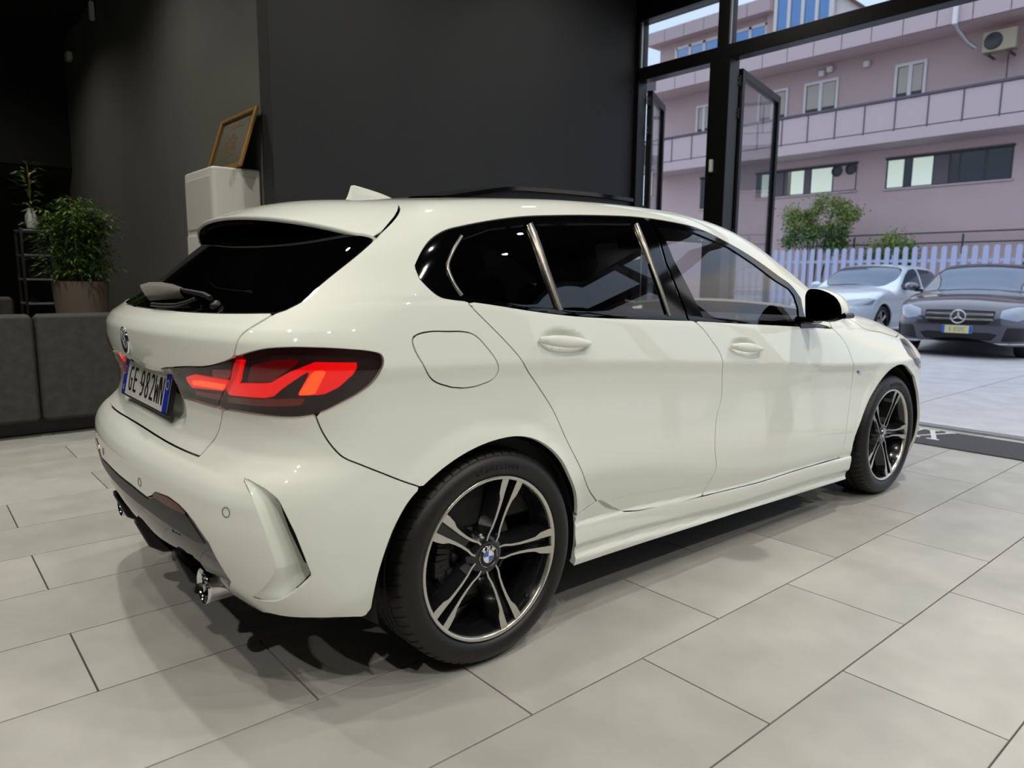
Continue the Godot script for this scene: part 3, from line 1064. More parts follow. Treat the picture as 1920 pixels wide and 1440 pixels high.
	var p_sill := joined([Vector2(.30, .345), seam([1125,935], false), seam([1170,959, 1200,957, 1317,930.6, 1419,905.6, 1512.5,876, 1572,859, 1595,852.5], false), Vector2(2.26, .15), Vector2(.30, .19)])
	var p_glass := joined([Vector2(mid, gl_bot[0].y), gl_bot, gl_right, sp_side, Vector2(-.11, 1.36), Vector2(-.11, 1.6), Vector2(mid, 1.6)])
	var p_gate := joined([Vector2(mid, tg_bot[tg_bot.size() - 1].y), rev(tg_bot), rev(tg_low), rev(lamp_split), rev(tg_up), seam([535,581, 563,566.9], false), gl_right, sp_side, Vector2(-.11, 1.36), Vector2(-.11, 1.6), Vector2(mid, 1.6)])
	var p_bumper := joined([qb, Vector2(-.2, .5), Vector2(-.385, .26), bump_bot, black_top, Vector2(mid, black_top[black_top.size() - 1].y), Vector2(mid, tg_bot[tg_bot.size() - 1].y), rev(tg_bot), rev(tg_low), seam([472.5,770, 519,770, 560,772], false)])
	var p_diff := joined([black_top, Vector2(mid, black_top[black_top.size() - 1].y), Vector2(mid, diff_bot[0].y), diff_bot, seam([352,1040, 372,1056, 405,1092, 432,1122], false)])
	var p_hood := joined([Vector2(2.30, hood[0].y + .01), hood, Vector2(3.02, .85), Vector2(3.25, .80), Vector2(4.3, .74), Vector2(4.3, 1.3), Vector2(2.36, 1.3)])
	var p_screen := joined([Vector2(1.50, 1.368), Vector2(1.70, 1.285), Vector2(1.93, 1.16), Vector2(2.13, 1.05), Vector2(2.23, .995), Vector2(2.36, .97), Vector2(2.36, 1.6), Vector2(1.50, 1.6)])
	var p_head := rounded(joined([Vector2(2.98, .79), Vector2(3.05, .70), Vector2(3.25, .66), Vector2(3.75, .665), Vector2(3.75, .735), Vector2(3.35, .775), Vector2(3.1, .815)]), .02)
	var p_fbump := joined([Vector2(2.9, .60), Vector2(3.04, .67), Vector2(4.4, .70), Vector2(4.4, .12), Vector2(2.9, .12)])
	var p_fend := joined([rev(fdoor_front), Vector2(2.02, .93), Vector2(2.2, .965), hood, Vector2(3.02, .85), Vector2(3.3, .80), Vector2(3.3, .66), Vector2(3.04, .67), Vector2(2.9, .60), Vector2(2.6, .40), Vector2(2.26, .27)])
	var d_arch := Grid.either(g.dist(p_arch_r), g.dist(p_arch_f))
	var d_dlo := g.dist(p_dlo)
	var d_rdoor := Grid.minus(g.dist(p_rdoor), d_arch)
	var d_fdoor := g.dist(p_fdoor)
	var d_sill := Grid.minus(g.dist(p_sill), d_arch)
	var d_gate := g.dist(p_gate)
	var d_glass := Grid.both(g.dist(p_glass), d_gate)
	var d_lamp := g.dist(lamp)
	var d_bump := Grid.minus(Grid.minus(g.dist(p_bumper), d_arch), d_lamp)
	var d_diff := g.dist(p_diff)
	var d_fuel := g.dist(fuel)
	var d_hood := g.dist(p_hood)
	var d_screen := g.dist(p_screen)
	var d_head := Grid.either(g.dist(p_head), g.dist(seam([1687,635, 1697,635.5, 1710,652, 1719,668, 1729,690, 1728,697, 1716,682, 1703,665, 1694,650], false)))
	var d_fbump := Grid.minus(Grid.minus(g.dist(p_fbump), d_arch), d_head)
	var d_fend := Grid.minus(Grid.minus(Grid.minus(g.dist(p_fend), d_arch), d_head), d_hood)
	print("dist ", Time.get_ticks_msec())
	# --- vent pocket cut out of the bumper
	var vent := rounded(seam([455,892, 497,917, 521,936, 552,1000, 579,1068, 584,1082, 548,1113, 519,1127, 490,1126, 472,1119, 490,1108, 508,1088, 520,1066, 500,1000, 478,940], false), .012)
	var d_vent := g.dist(vent)
	d_bump = Grid.minus(d_bump, d_vent)
	# --- shell: whatever no other panel takes
	var d_shell := PackedFloat32Array()
	d_shell.resize(g.P.size())
	for i in d_shell.size():
		var p := g.P[i]
		var m := maxf(0.26 - p.y, -0.5)
		for o in [d_arch, d_dlo, d_rdoor, d_fdoor, d_sill, d_gate, d_lamp, d_bump, d_diff, d_fuel, d_hood, d_screen, d_head, d_fbump, d_fend, d_vent]:
			m = maxf(m, -o[i])
		if p.x < -0.3: m = maxf(m, 0.60 - p.y)
		d_shell[i] = m
	# the sliding glass roof, as a rectangle seen from above
	for i in d_shell.size():
		var p := g.P[i]
		if p.y > 1.3:
			var q := Vector2(absf(p.x - 0.72) - 0.52, p.z - 0.46)
			d_shell[i] = maxf(d_shell[i], -(maxf(q.x, q.y)))
	var W: Material = M.paint
	var k := 0.0019
	_both(g.cut(d_shell, k), "body_shell", W, car, true)
	_both(g.cut(Grid.minus(Grid.minus(d_gate, d_lamp), d_glass), k), "tailgate", W, car, true)
	_both(g.cut(d_bump, k), "rear_bumper", W, car, true)
	_both(g.cut(d_diff, k, 0.004, .03), "diffuser", M.gloss_black, car, true, "gloss black diffuser insert")
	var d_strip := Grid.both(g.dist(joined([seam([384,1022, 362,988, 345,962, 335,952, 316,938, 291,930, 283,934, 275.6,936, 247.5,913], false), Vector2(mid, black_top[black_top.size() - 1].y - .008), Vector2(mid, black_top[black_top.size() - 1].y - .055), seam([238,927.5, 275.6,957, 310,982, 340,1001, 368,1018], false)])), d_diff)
	_both(g.cut(d_strip, .001, .0015, .003), "diffuser_recess_shade", M.satin_black, car, true)  # satin black laid on to give the darkness of a recess not modelled
	_both(g.cut(Grid.minus(d_glass, d_lamp), k, 0.002, .01), "rear_window", M.tint_dark, car, true, "black tinted rear window")
	var rd := _both(g.cut(d_rdoor, k), "rear_door", W, car)
	var fd := _both(g.cut(d_fdoor, k), "front_door", W, car)
	_both(g.cut(d_fend, k), "front_fender", W, car)
	_both(g.cut(d_sill, k, 0.0, .02), "side_skirt", W, car)
	_both(g.cut(d_fuel, k), "fuel_flap", W, car)
	_both(g.cut(d_hood, k), "bonnet", W, car, true)
	_both(g.cut(d_fbump, k), "front_bumper", W, car, true)
	_both(g.cut(d_head, k, 0.002), "headlamp", M.clear_glass, car)
	_both(g.cut(d_head, k, 0.03, 0.0), "headlamp_bowl", M.chrome_dark, car)
	_both(g.cut(d_screen, k, 0.002), "windscreen", M.glass_front, car, true)
	print("panels ", Time.get_ticks_msec())
	# --- side glass
	var panes := [
		seam([869,447, 918.8,429, 987,421, 1046,577, 997,577, 918.8,565, 869,552, 851,525, 843,497, 851,475], false),
		seam([1000,420.5, 1100,418.5, 1190,419, 1220,500, 1251,590, 1169,592, 1075,587, 1058,584], false),
		seam([1232,423, 1258,427.5, 1305,437, 1367.5,464, 1414,495, 1455,526, 1480,541.5, 1489,553, 1497,577, 1499,599, 1474,602.5, 1386,598.5, 1319,595, 1292,540, 1263,485], false)]
	var d_trim := d_dlo
	var tints := [M.tint_dark, M.tint_rear, M.tint_front]
	for i in 3:
		var d := g.dist(panes[i])
		d_trim = Grid.minus(d_trim, d)
		_both(g.cut(d, -0.001, 0.006, 0.0), "side_window", tints[i], car)
	var d_pil := g.dist(seam([1206,405, 1211,405, 1250,490, 1293,600, 1289,600, 1246,490], false))
	d_trim = Grid.minus(d_trim, d_pil)
	_both(g.cut(d_trim, 0.001, 0.001, 0.008), "window_surround", M.gloss_black, car, false, "gloss black window surround")
	for q in [[[993,419.5, 1008,455, 1023,500, 1038,543, 1051.5,582], 5.0], [[1193,419, 1210,460, 1226,505, 1241,548, 1255.5,592], 3.2], [[866,442, 848,473, 839.5,497, 848,526, 866,554], 3.0]]:
		_both(ribbon(q[0], q[1], .0015, .012), "window_strip", M.satin_strip, car, false, "satin metal window strip")
	# --- dark shell added to seal light out, seen only through the panel gaps
	var lg := Grid.new()
	lg.build(shp, 0.04, 3.0, 1.6, 6.0)
	var ld := PackedFloat32Array()
	ld.resize(lg.P.size())
	var l1 := Grid.either(Grid.either(lg.dist(p_arch_r), lg.dist(p_arch_f)), Grid.either(lg.dist(p_dlo), lg.dist(p_glass)))
	l1 = Grid.either(l1, Grid.either(lg.dist(p_screen), lg.dist(vent)))
	l1 = Grid.either(l1, lg.dist(p_diff))
	for i in ld.size(): 
		ld[i] = maxf(maxf(0.24 - lg.P[i].y, -l1[i] + 0.004), 0.62 - lg.P[i].y if lg.P[i].x < -0.62 else -1.0)
		if lg.P[i].y > 1.3: ld[i] = maxf(ld[i], -maxf(absf(lg.P[i].x - 0.72) - 0.52, lg.P[i].z - 0.46) + .01)
	_both(lg.cut(ld, 0.0, 0.022, 0.0), "gap_light_seal", M.liner, car, true)
	print("liner ", Time.get_ticks_msec())
	make_lamps(g, car, d_lamp, g.dist(joined([lamp_split, Vector2(mid, .77), Vector2(mid, .93)])))
	make_wheels(car)
	make_car_details(g, car, rd, fd, vent)

# right half, or right and left as two parts, or both halves in one part
func _both(g: Geo, called: String, m: Material, car: Node, whole := false, label := "") -> Array:
	if whole:
		var a := Geo.new()
		a.add(g); a.add(g.mirrored())
		return [part(called, a, m, car, label)]
	return [part(called, g, m, car, label), part(called, g.mirrored(), m, car, label)]

# a flat strip laid on the body along a line of pixels, w pixels either side
func ribbon(px: Array, w: float, lift: float, depth: float) -> Geo:
	var line := PackedVector2Array()
	for i in range(0, px.size(), 2): line.append(Vector2(px[i], px[i + 1]))
	line = smooth_line(line, 5)
	var rows := []
	var inner := []
	for i in line.size():
		var t := (line[mini(i + 1, line.size() - 1)] - line[maxi(i - 1, 0)]).normalized()
		var n := Vector2(-t.y, t.x) * w
		var pa := surf(line[i].x + n.x, line[i].y + n.y)
		var pb := surf(line[i].x - n.x, line[i].y - n.y)
		var na := shp.normal(pa); var nb := shp.normal(pb)
		rows.append(PackedVector3Array([pa - na * depth, pa + na * lift, pa.lerp(pb, .5) + na * (lift + .0012), pb + nb * lift, pb - nb * depth]))
	var g := Geo.new()
	g.grid(rows, false, false, (rows[0][1] - rows[0][3]).cross(rows[1][1] - rows[0][1]).dot(shp.normal(rows[0][2])) < 0.0)
	return g

func make_lamps(g: Grid, car: Node, d_lamp: PackedFloat32Array, d_inner: PackedFloat32Array) -> void:
	var base := _both(g.cut(d_lamp, 0.0015, 0.026, 0.0), "tail_lamp", M.lamp_base, car, false, "red tail lamp")
	var els := [
		[[338,713, 352,707.5, 419,719, 421,725, 410,738.5, 350,731.5, 341,720], M.lamp_red],
		[[350,718.5, 364,718, 415,726, 410,735.5, 352,726], M.lamp_hot],
		[[433.5,673.5, 446.5,676, 438,720, 425,741, 416,743, 423,713, 427,688], M.lamp_red],
		[[416,745, 426,727, 440,724, 497,724, 566,688, 590,678.5, 673.5,679, 673,690, 667,705, 637,730, 607,744, 553,747, 582,699.5, 577,700, 530,729, 507,748, 490,751.5], M.lamp_red],
		[[587.5,698, 614,698, 588.8,743.8, 555,745.5], M.lamp_hot],
		[[460,687, 505,675, 560,673, 548,688, 525,703, 505,720, 452,721], M.lamp_reflector],
		[[385,696.5, 421,698, 417,715.5, 386.5,712.8], M.lamp_reverse],
		[[352,737, 408,746, 405,756, 356,745], M.lamp_reflector],
		[[412,749, 500,755, 572,752, 560,765, 500,767, 414,759], M.lamp_reflector],
	]
	var ins := [.016, .0145, .015, .016, .0145, .019, .018, .018, .018]
	for i in els.size():
		var ge := g.cut(g.dist(seam(els[i][0], false)), 0.0, ins[i], 0.008)
		part("lamp_element", ge, els[i][1], base[0])
		part("lamp_element", ge.mirrored(), els[i][1], base[1])
	# two lenses with the gap between wing and tailgate
	var in_l := Grid.both(d_lamp, d_inner)
	var out_l := Grid.minus(d_lamp, d_inner)
	for d in [in_l, out_l]:
		var ge := g.cut(d, 0.0015, -0.004, 0.03)
		part("lens", ge, M.lamp_lens, base[0])
		part("lens", ge.mirrored(), M.lamp_lens, base[1])
# ---------------------------------------------------------------- wheels
func make_wheels(car: Node) -> void:
	# built for the right side about the origin: axle along z, outer face towards +z
	var R := 0.3185
	var toz := Transform3D(Basis(Vector3(1, 0, 0), Vector3(0, 0, 1), Vector3(0, -1, 0)), Vector3.ZERO)   # lathe axis y -> z
	var barrel := Geo.new()
	barrel.lathe(PackedVector2Array([Vector2(.236, -.006), Vector2(.231, -.012), Vector2(.226, -.03), Vector2(.214, -.05), Vector2(.210, -.10), Vector2(.214, -.17), Vector2(.226, -.19), Vector2(.228, -.205)]), 72, toz)
	var b2 := Geo.new()
	for i in range(0, barrel.v.size(), 3):      # the barrel is seen from inside
		for q in [0, 2, 1]:
			b2.v.append(barrel.v[i + q]); b2.nn.append(-barrel.nn[i + q])
	var lip := Geo.new()
	lip.lathe(PackedVector2Array([Vector2(.2300, -.014), Vector2(.2312, -.005), Vector2(.2345, -.002), Vector2(.2405, -.0005), Vector2(.2432, -.003), Vector2(.2442, -.009), Vector2(.2435, -.022)]), 96, toz)
	var tyre := Geo.new()
	var prof := PackedVector2Array([Vector2(.2425, -.018), Vector2(.2455, -.004), Vector2(.252, .004), Vector2(.263, .0085), Vector2(.276, .0095), Vector2(.288, .007), Vector2(.298, .001), Vector2(.3035, -.006), Vector2(.3075, -.012), Vector2(.311, -.02), Vector2(.3145, -.032), Vector2(.3168, -.05)])
	var back := PackedVector2Array()
	for q in prof: back.append(Vector2(q.x, -.225 - q.y))
	back.reverse()
	# tread with grooves round the tyre
	var mid := PackedVector2Array()
	for gz in [.072, .105, .138]:
		mid.append_array(PackedVector2Array([Vector2(.3184, -gz + .005), Vector2(.3115, -gz + .003), Vector2(.3115, -gz - .003), Vector2(.3184, -gz - .005)]))
	var full := prof.duplicate(); full.append_array(mid); full.append_array(back)
	tyre.lathe(full, 120, toz, 0.7)
	# shoulder blocks: short lateral sipes stand between raised blocks
	var blocks := Geo.new()
	var nb := 64
	for i in nb:
		var a0 := TAU * i / nb
		var a1 := TAU * (i + 0.80) / nb
		for sd in [0, 1]:
			var rows := []
			for q in [Vector2(.3030, -.0065), Vector2(.3075, -.0095), Vector2(.3125, -.0175), Vector2(.3165, -.032), Vector2(.3186, -.052), Vector2(.3186, -.064), Vector2(.312, -.066)]:
				var row := PackedVector3Array()
				for s in 4:
					var an := lerpf(a0, a1, s / 3.0) + (0.05 * clampf((-q.y - .01) / .05, 0.0, 1.0))
					var z: float = q.y if sd == 0 else -.225 - q.y
					row.append(Vector3(cos(an) * q.x, sin(an) * q.x, z))
				rows.append(row)
			blocks.grid(rows, false, false, sd == 1)
			for e in [0, 3]:
				for j in rows.size() - 1:
					var p: Vector3 = rows[j][e]; var p2: Vector3 = rows[j + 1][e]
					var q0 := Vector3(p.x * .975, p.y * .975, p.z); var q1 := Vector3(p2.x * .975, p2.y * .975, p2.z)
					blocks.quad_auto(p, p2, q1, q0, (rows[j][1] + rows[j][2]) * 0.5)
	tyre.add(blocks)
	# five double spokes
	var face := Geo.new()
	var dark := Geo.new()
	for i in 5:
		var a := TAU * i / 5.0
		var ex := Vector3(cos(a), sin(a), 0); var ey := Vector3(-sin(a), cos(a), 0)
		for s in [-1.0, 1.0]:
			# station: radius, inner offset, outer offset, front z, dark flank offset, flank z
			var st := [[.043, .0150, .0200, -.030, .024, -.050], [.060, .0165, .0225, -.027, .036, -.055], [.085, .0120, .0185, -.024, .040, -.060], [.115, .0105, .0180, -.020, .038, -.060],
				[.145, .0110, .0200, -.016, .040, -.058], [.170, .0125, .0235, -.012, .043, -.054], [.188, .0140, .0330, -.010, .047, -.050], [.215, .0155, .0385, -.006, .046, -.045], [.2365, .0165, .0400, -.003, .045, -.040]]
			var rin := PackedVector3Array(); var rout := PackedVector3Array(); var rfl := PackedVector3Array(); var rgap := PackedVector3Array(); var rgap2 := PackedVector3Array()
			for q in st:
				rin.append(ex * q[0] + ey * q[1] * s + Vector3(0, 0, q[3]))
				rout.append(ex * q[0] + ey * q[2] * s + Vector3(0, 0, q[3]))
				rfl.append(ex * (q[0] - .002) + ey * q[4] * s + Vector3(0, 0, q[5]))
				rgap.append(ex * q[0] + ey * (q[1] - .002) * s + Vector3(0, 0, q[3] - .022))
				rgap2.append(ex * q[0] + Vector3(0, 0, q[3] - .026))
			for j in st.size() - 1:
				var inner: Vector3 = ex * st[j][0] + ey * (st[j][1] + .004) * s + Vector3(0, 0, -.06)
				face.quad_auto(rin[j], rin[j + 1], rout[j + 1], rout[j], inner)
				dark.quad_auto(rout[j], rout[j + 1], rfl[j + 1], rfl[j], inner)
				dark.quad_auto(rin[j], rin[j + 1], rgap[j + 1], rgap[j], inner)
				dark.quad(rgap[j], rgap[j + 1], rgap2[j + 1], rgap2[j], Vector3(0, 0, 1))
				var bk := Vector3(0, 0, -.02)
				dark.quad_auto(rfl[j], rfl[j + 1], rfl[j + 1] + bk, rfl[j] + bk, inner)
	# hub
	var hub := Geo.new()
	hub.lathe(PackedVector2Array([Vector2(.075, -.075), Vector2(.070, -.045), Vector2(.052, -.032), Vector2(.040, -.028), Vector2(.0355, -.0285), Vector2(.035, -.034), Vector2(.0, -.034)]), 48, toz)
	var disc := Geo.new()
	disc.lathe(PackedVector2Array([Vector2(.148, -.135), Vector2(.148, -.115), Vector2(.146, -.113), Vector2(.092, -.113), Vector2(.088, -.105), Vector2(.086, -.085), Vector2(.0, -.083)]), 64, toz)
	var cal := Geo.new()
	for i in 9:
		var a := deg_to_rad(150.0 + i * 8.0)
		cal.box(Vector3(cos(a) * .128, sin(a) * .128, -.104), Vector3(.05, .0195, .06), .004, Basis(Vector3(0, 0, 1), a))
	cal.box(Vector3(-.145, -.02, -.085), Vector3(.02, .05, .02), .004)
	cal.box(Vector3(-.10, -.035, -.075), Vector3(.04, .022, .02), .004)
	var bolt := Geo.new()
	bolt.lathe(PackedVector2Array([Vector2(.0, .0), Vector2(.009, .0), Vector2(.0095, -.003), Vector2(.0095, -.012)]), 6, toz)
	var hole := Geo.new()
	hole.lathe(PackedVector2Array([Vector2(.0155, .0005), Vector2(.012, -.004), Vector2(.0, -.004)]), 20, toz)
	var valve := Geo.new()
	valve.tube([Vector3(.150, -.166, -.035), Vector3(.143, -.158, -.018)], .0045, 8)
	var face_m := face.mesh(); var dark_m := dark.mesh(); var tyre_m := tyre.mesh(); var rim_m := b2.mesh(); var lip_m := lip.mesh(); var hub_m := hub.mesh(); var disc_m := disc.mesh(); var cal_m := cal.mesh(); var bolt_m := bolt.mesh(); var hole_m := hole.mesh(); var valve_m := valve.mesh()
	var letters := tyre_letters("BRIDGESTONE", .272, deg_to_rad(104.0))
	var n := 0
	for wx in [0.0, 2.67]:
		for s in [1.0, -1.0]:
			var w := MeshInstance3D.new()
			w.name = "wheel"
			w.mesh = rim_m
			w.material_override = M.rim_dark
			car.add_child(w, true)
			w.set_meta("label", "alloy wheel with five polished double spokes")
			w.position = Vector3(wx, R - 0.001, 0.884 * s)
			if s < 0.0: w.rotation.y = PI
			if wx > 1.0: w.rotation.z = deg_to_rad(-3.0) * s
			var subs := [["tyre", tyre_m, M.rubber], ["rim_lip", lip_m, M.rim_bright], ["spoke_face", face_m, M.rim_bright], ["spoke_body", dark_m, M.rim_dark], ["hub", hub_m, M.rim_dark], ["brake_disc", disc_m, M.iron], ["brake_caliper", cal_m, M.caliper], ["valve", valve_m, M.chrome_dark]]
			for q in subs:
				var o := MeshInstance3D.new()
				o.name = q[0]; o.mesh = q[1]; o.material_override = q[2]
				w.add_child(o, true)
			if s > 0.0: part("tyre_lettering", letters, M.rubber_letter, w)
			for i in 5:
				var a := TAU * (i + 0.0) / 5.0
				var o := MeshInstance3D.new()
				o.name = "lug_bolt"; o.mesh = bolt_m; o.material_override = M.satin_black
				o.position = Vector3(cos(a) * .056, sin(a) * .056, -.045)
				w.add_child(o, true)
			roundel(w, Transform3D(Basis.IDENTITY, Vector3(0, 0, -.0270)), .0335)
			n += 1

func text_geo(txt: String, size: float, depth: float, font_name := "Droid Sans", weight := 700) -> Geo:
	var f := SystemFont.new()
	f.font_names = PackedStringArray([font_name])
	f.font_weight = weight
	var t := TextMesh.new()
	t.text = txt
	t.font = f
	t.font_size = 64
	t.pixel_size = size / 64.0
	t.depth = depth
	t.curve_step = 2.0
	var arr := t.get_mesh_arrays()
	var g := Geo.new()
	var vv: PackedVector3Array = arr[Mesh.ARRAY_VERTEX]
	var vn: PackedVector3Array = arr[Mesh.ARRAY_NORMAL]
	var ix: PackedInt32Array = arr[Mesh.ARRAY_INDEX] if arr[Mesh.ARRAY_INDEX] != null else PackedInt32Array()
	if ix.is_empty():
		for i in vv.size(): ix.append(i)
	for i in ix:
		g.v.append(vv[i]); g.nn.append(vn[i])
	return g

func tyre_letters(txt: String, r: float, start: float) -> Geo:
	var g := Geo.new()
	var a := start
	for i in txt.length():
		var l := text_geo(txt[i], .020, .0016)
		var up := Vector3(cos(a), sin(a), 0)
		var right := Vector3(sin(a), -cos(a), 0)
		g.add(l.moved(Transform3D(Basis(right, up, Vector3(0, 0, 1)), up * r + Vector3(0, 0, .0098))))
		a -= (.0085 if txt[i] == "I" else .0155) / r
	return g

# round badge: black ring with a silver rim, blue and white quarters, three letters on the ring
func roundel(parent: Node, xf: Transform3D, r: float) -> void:
	var toz := Transform3D(Basis(Vector3(1, 0, 0), Vector3(0, 0, 1), Vector3(0, -1, 0)), Vector3.ZERO)
	var g := Geo.new()
	g.lathe(PackedVector2Array([Vector2(r, -.004), Vector2(r, .0005), Vector2(r * .96, .0016), Vector2(r * .93, .0010), Vector2(r * .93, 0)]), 48, xf * toz)
	var rim := part("badge", g, M.chrome, parent, "round badge with blue and white quarters")
	g = Geo.new()
	g.lathe(PackedVector2Array([Vector2(r * .94, .0004), Vector2(r * .57, .0006)]), 48, xf * toz)
	part("ring", g, M.gloss_black, rim)
	g = Geo.new()
	g.lathe(PackedVector2Array([Vector2(r * .60, .0008), Vector2(r * .585, .0016), Vector2(r * .555, .0016), Vector2(r * .54, .0008)]), 48, xf * toz)
	part("ring_edge", g, M.chrome, rim)
	for q in 4:
		g = Geo.new()
		for k in 8:
			var a0 := PI * 0.5 * q + PI * 0.5 * k / 8.0
			var a1 := a0 + PI * 0.5 / 8.0
			var n := xf.basis * Vector3(0, 0, 1)
			g.tri(xf * Vector3(0, 0, .0009), xf * Vector3(cos(a0) * r * .56, sin(a0) * r * .56, .0008), xf * Vector3(cos(a1) * r * .56, sin(a1) * r * .56, .0008), n, n, n)
		part("quarter", g, M.badge_blue if q % 2 == 1 else M.badge_white, rim)
	for q in 3:
		var a := deg_to_rad([132.0, 90.0, 48.0][q])
		var l := text_geo(["B", "M", "W"][q], r * .42, .0006)
		var up := Vector3(cos(a), sin(a), 0)
		g = l.moved(xf * Transform3D(Basis(Vector3(up.y, -up.x, 0), up, Vector3(0, 0, 1)), up * r * .75 + Vector3(0, 0, .0009)))
		part("letter", g, M.badge_white, rim)
# ---------------------------------------------------------------- spoiler, handles, mirror, plate and the rest
func surf(px: float, py: float) -> Vector3:
	return shp.first_hit(CAM_POS, pix(px, py))

func mirror_pt(p: Vector3) -> Vector3:
	return Vector3(p.x, p.y, -p.z)

func make_car_details(g: Grid, car: Node, rd: Array, fd: Array, vent: PackedVector2Array) -> void:
	make_spoiler(car)
	make_fin(car)
	make_sunroof(car)
	for i in 2:
		door_handle(rd[i], 0.262, 0.934, 1.0 if i == 0 else -1.0)
		door_handle(fd[i], 1.262, 0.860, 1.0 if i == 0 else -1.0)
		side_mirror(fd[i], 1.0 if i == 0 else -1.0)
	make_wells(car)
	make_rear_end(g, car, vent)
	make_cabin(car)

func make_spoiler(car: Node) -> void:
	var top := []
	var under := []
	var rim := []
	var n := 60
	var hinge := Lut.new([0, -.11, .42, -.11, .51, -.112, .58, -.122, .63, -.15, .67, -.19, .712, -.268])
	for i in n + 1:
		var z := lerpf(-0.712, 0.712, i / float(n))
		var az := absf(z)
		var e := Vector3(-.4293 + .3408 * z * z + .0875 * pow(z, 4.0) - .032 * pow(az / .712, 10.0), 1.3037 - .1369 * z * z - .0804 * pow(z, 4.0), z)
		# where the spoiler leaves the roof
		var hx := hinge.at(az)
		var hy: float = shp.T0.at(hx) - shp.Tc.at(hx) * z * z + 0.0025
		var probe := Vector3(hx, hy, z)
		for k in 30:
			var f := shp.F(probe)
			if f > 0.0025: probe.y -= (f - 0.002) * 0.9
		var h := probe
		var row := PackedVector3Array()
		for k in 13:
			var t := k / 12.0
			var p := h.lerp(e, t)
			p.y += 0.018 * sin(PI * t) * (1.0 - pow(az / .712, 4.0))
			var f := shp.F(p)
			if f < 0.003: p.y += 0.003 - f
			row.append(p)
		top.append(row)
		var lip := PackedVector3Array()
		lip.append(row[12])
		lip.append(e + Vector3(-.004, -.006, 0))
		lip.append(e + Vector3(.002, -.013, 0))
		rim.append(lip)
		var u := PackedVector3Array()
		var lipe := e + Vector3(.002, -.013, 0)
		var reach := .02
		while reach < .40 and shp.F(lipe + Vector3(reach, -.06 * reach, 0)) > -.004: reach += .006
		for k in 5:
			u.append(lipe + Vector3(reach, -.06 * reach, 0) * (k / 4.0))
		under.append(u)
	var a := Geo.new()
	a.grid(top, false, false, true)
	a.grid(rim, false, false, true)
	var sp := part("roof_spoiler", a, M.paint, car)
	a = Geo.new()
	a.grid(under, false, false, true)
	part("underside", a, M.gloss_black, sp)
	# brake light strip hidden under the lip
	a = Geo.new()
	for i in 16:
		var z := lerpf(-.2, .2, i / 15.0)
		a.box(Vector3(-.405 + .34 * z * z, 1.283 - .13 * z * z, z), Vector3(.02, .010, .027), .002)
	part("brake_light", a, M.lamp_base, sp)

func make_fin(car: Node) -> void:
	var rows := []
	for i in 17:
		var t := i / 16.0
		var x := lerpf(.015, .235, t)
		var base: float = shp.T0.at(x) - 0.002
		var h := 0.0
		if t < 0.14: h = lerpf(.0, .062, smoothstep(0.0, 0.14, t))
		else: h = .064 * pow(1.0 - (t - .14) / .86, 0.72)
		var w := .034 * sqrt(maxf(sin(PI * (0.08 + 0.9 * t)), 0.0)) + .003
		var row := PackedVector3Array()
		for k in 13:
			var s := lerpf(-1.0, 1.0, k / 12.0)
			var yy := h * pow(1.0 - absf(s), 0.55)
			row.append(Vector3(x, base + yy, s * absf(s) * w * 0.55 + s * w * 0.45))
		rows.append(row)
	var a := Geo.new()
	a.grid(rows, false, false, true)
	part("roof_antenna", a, M.paint, car, "white shark fin antenna")

func make_sunroof(car: Node) -> void:
	var x0 := 0.16
	var x1 := 1.13
	var rows := []
	var edge := []
	var hw := 0.40
	for i in 31:
		var x := lerpf(x0, x1, i / 30.0)
		var row := PackedVector3Array()
		for k in 21:
			var z := lerpf(-hw, hw, k / 20.0)
			var y: float = shp.T0.at(x) - shp.Tc.at(x) * z * z + .004 + .038 * smoothstep(.10, .52, x)
			row.append(Vector3(x, y, z))
		rows.append(row)
	var a := Geo.new()
	a.grid(rows, false, false, true)
	for i in 30:
		for k in [0, 20]:
			a.quad_auto(rows[i][k], rows[i + 1][k], rows[i + 1][k] - Vector3(0, .014, 0), rows[i][k] - Vector3(0, .014, 0), Vector3(rows[i][k].x, rows[i][k].y, 0))
	for k in 20:
		for i in [0, 30]:
			a.quad_auto(rows[i][k], rows[i][k + 1], rows[i][k + 1] - Vector3(0, .014, 0), rows[i][k] - Vector3(0, .014, 0), rows[15][k])
	var sr := part("sunroof", a, M.gloss_black, car, "black glass sunroof tilted open")
	a = Geo.new()
	rows = []
	for i in 27:
		var x := lerpf(.20, 1.25, i / 26.0)
		var row := PackedVector3Array()
		for k in 17:
			var z := lerpf(-.465, .465, k / 16.0)
			row.append(Vector3(x, shp.T0.at(x) - shp.Tc.at(x) * z * z - .012, z))
		rows.append(row)
	a.grid(rows, false, false, true)
	part("sunroof_tray", a, M.satin_black, sr)
	# wind seal standing between roof and panel
	for s in [-1.0, 1.0]:
		a = Geo.new()
		for i in 24:
			var xa := lerpf(.26, 1.10, i / 24.0); var xb := lerpf(.26, 1.10, (i + 1) / 24.0)
			var z: float = .385 * s
			var pa := Vector3(xa, rows[int((xa - .20) / 1.05 * 26.0)][8].y, z)
			var ya: float = shp.T0.at(xa) - shp.Tc.at(xa) * z * z
			var yb_: float = shp.T0.at(xb) - shp.Tc.at(xb) * z * z
			a.quad_auto(Vector3(xa, ya - .012, z), Vector3(xb, yb_ - .012, z), Vector3(xb, yb_ + .034 * smoothstep(.2, .58, xb), z), Vector3(xa, ya + .034 * smoothstep(.2, .58, xa), z), Vector3(xa, ya, 0))
		part("sunroof_seal", a, M.satin_black, sr)

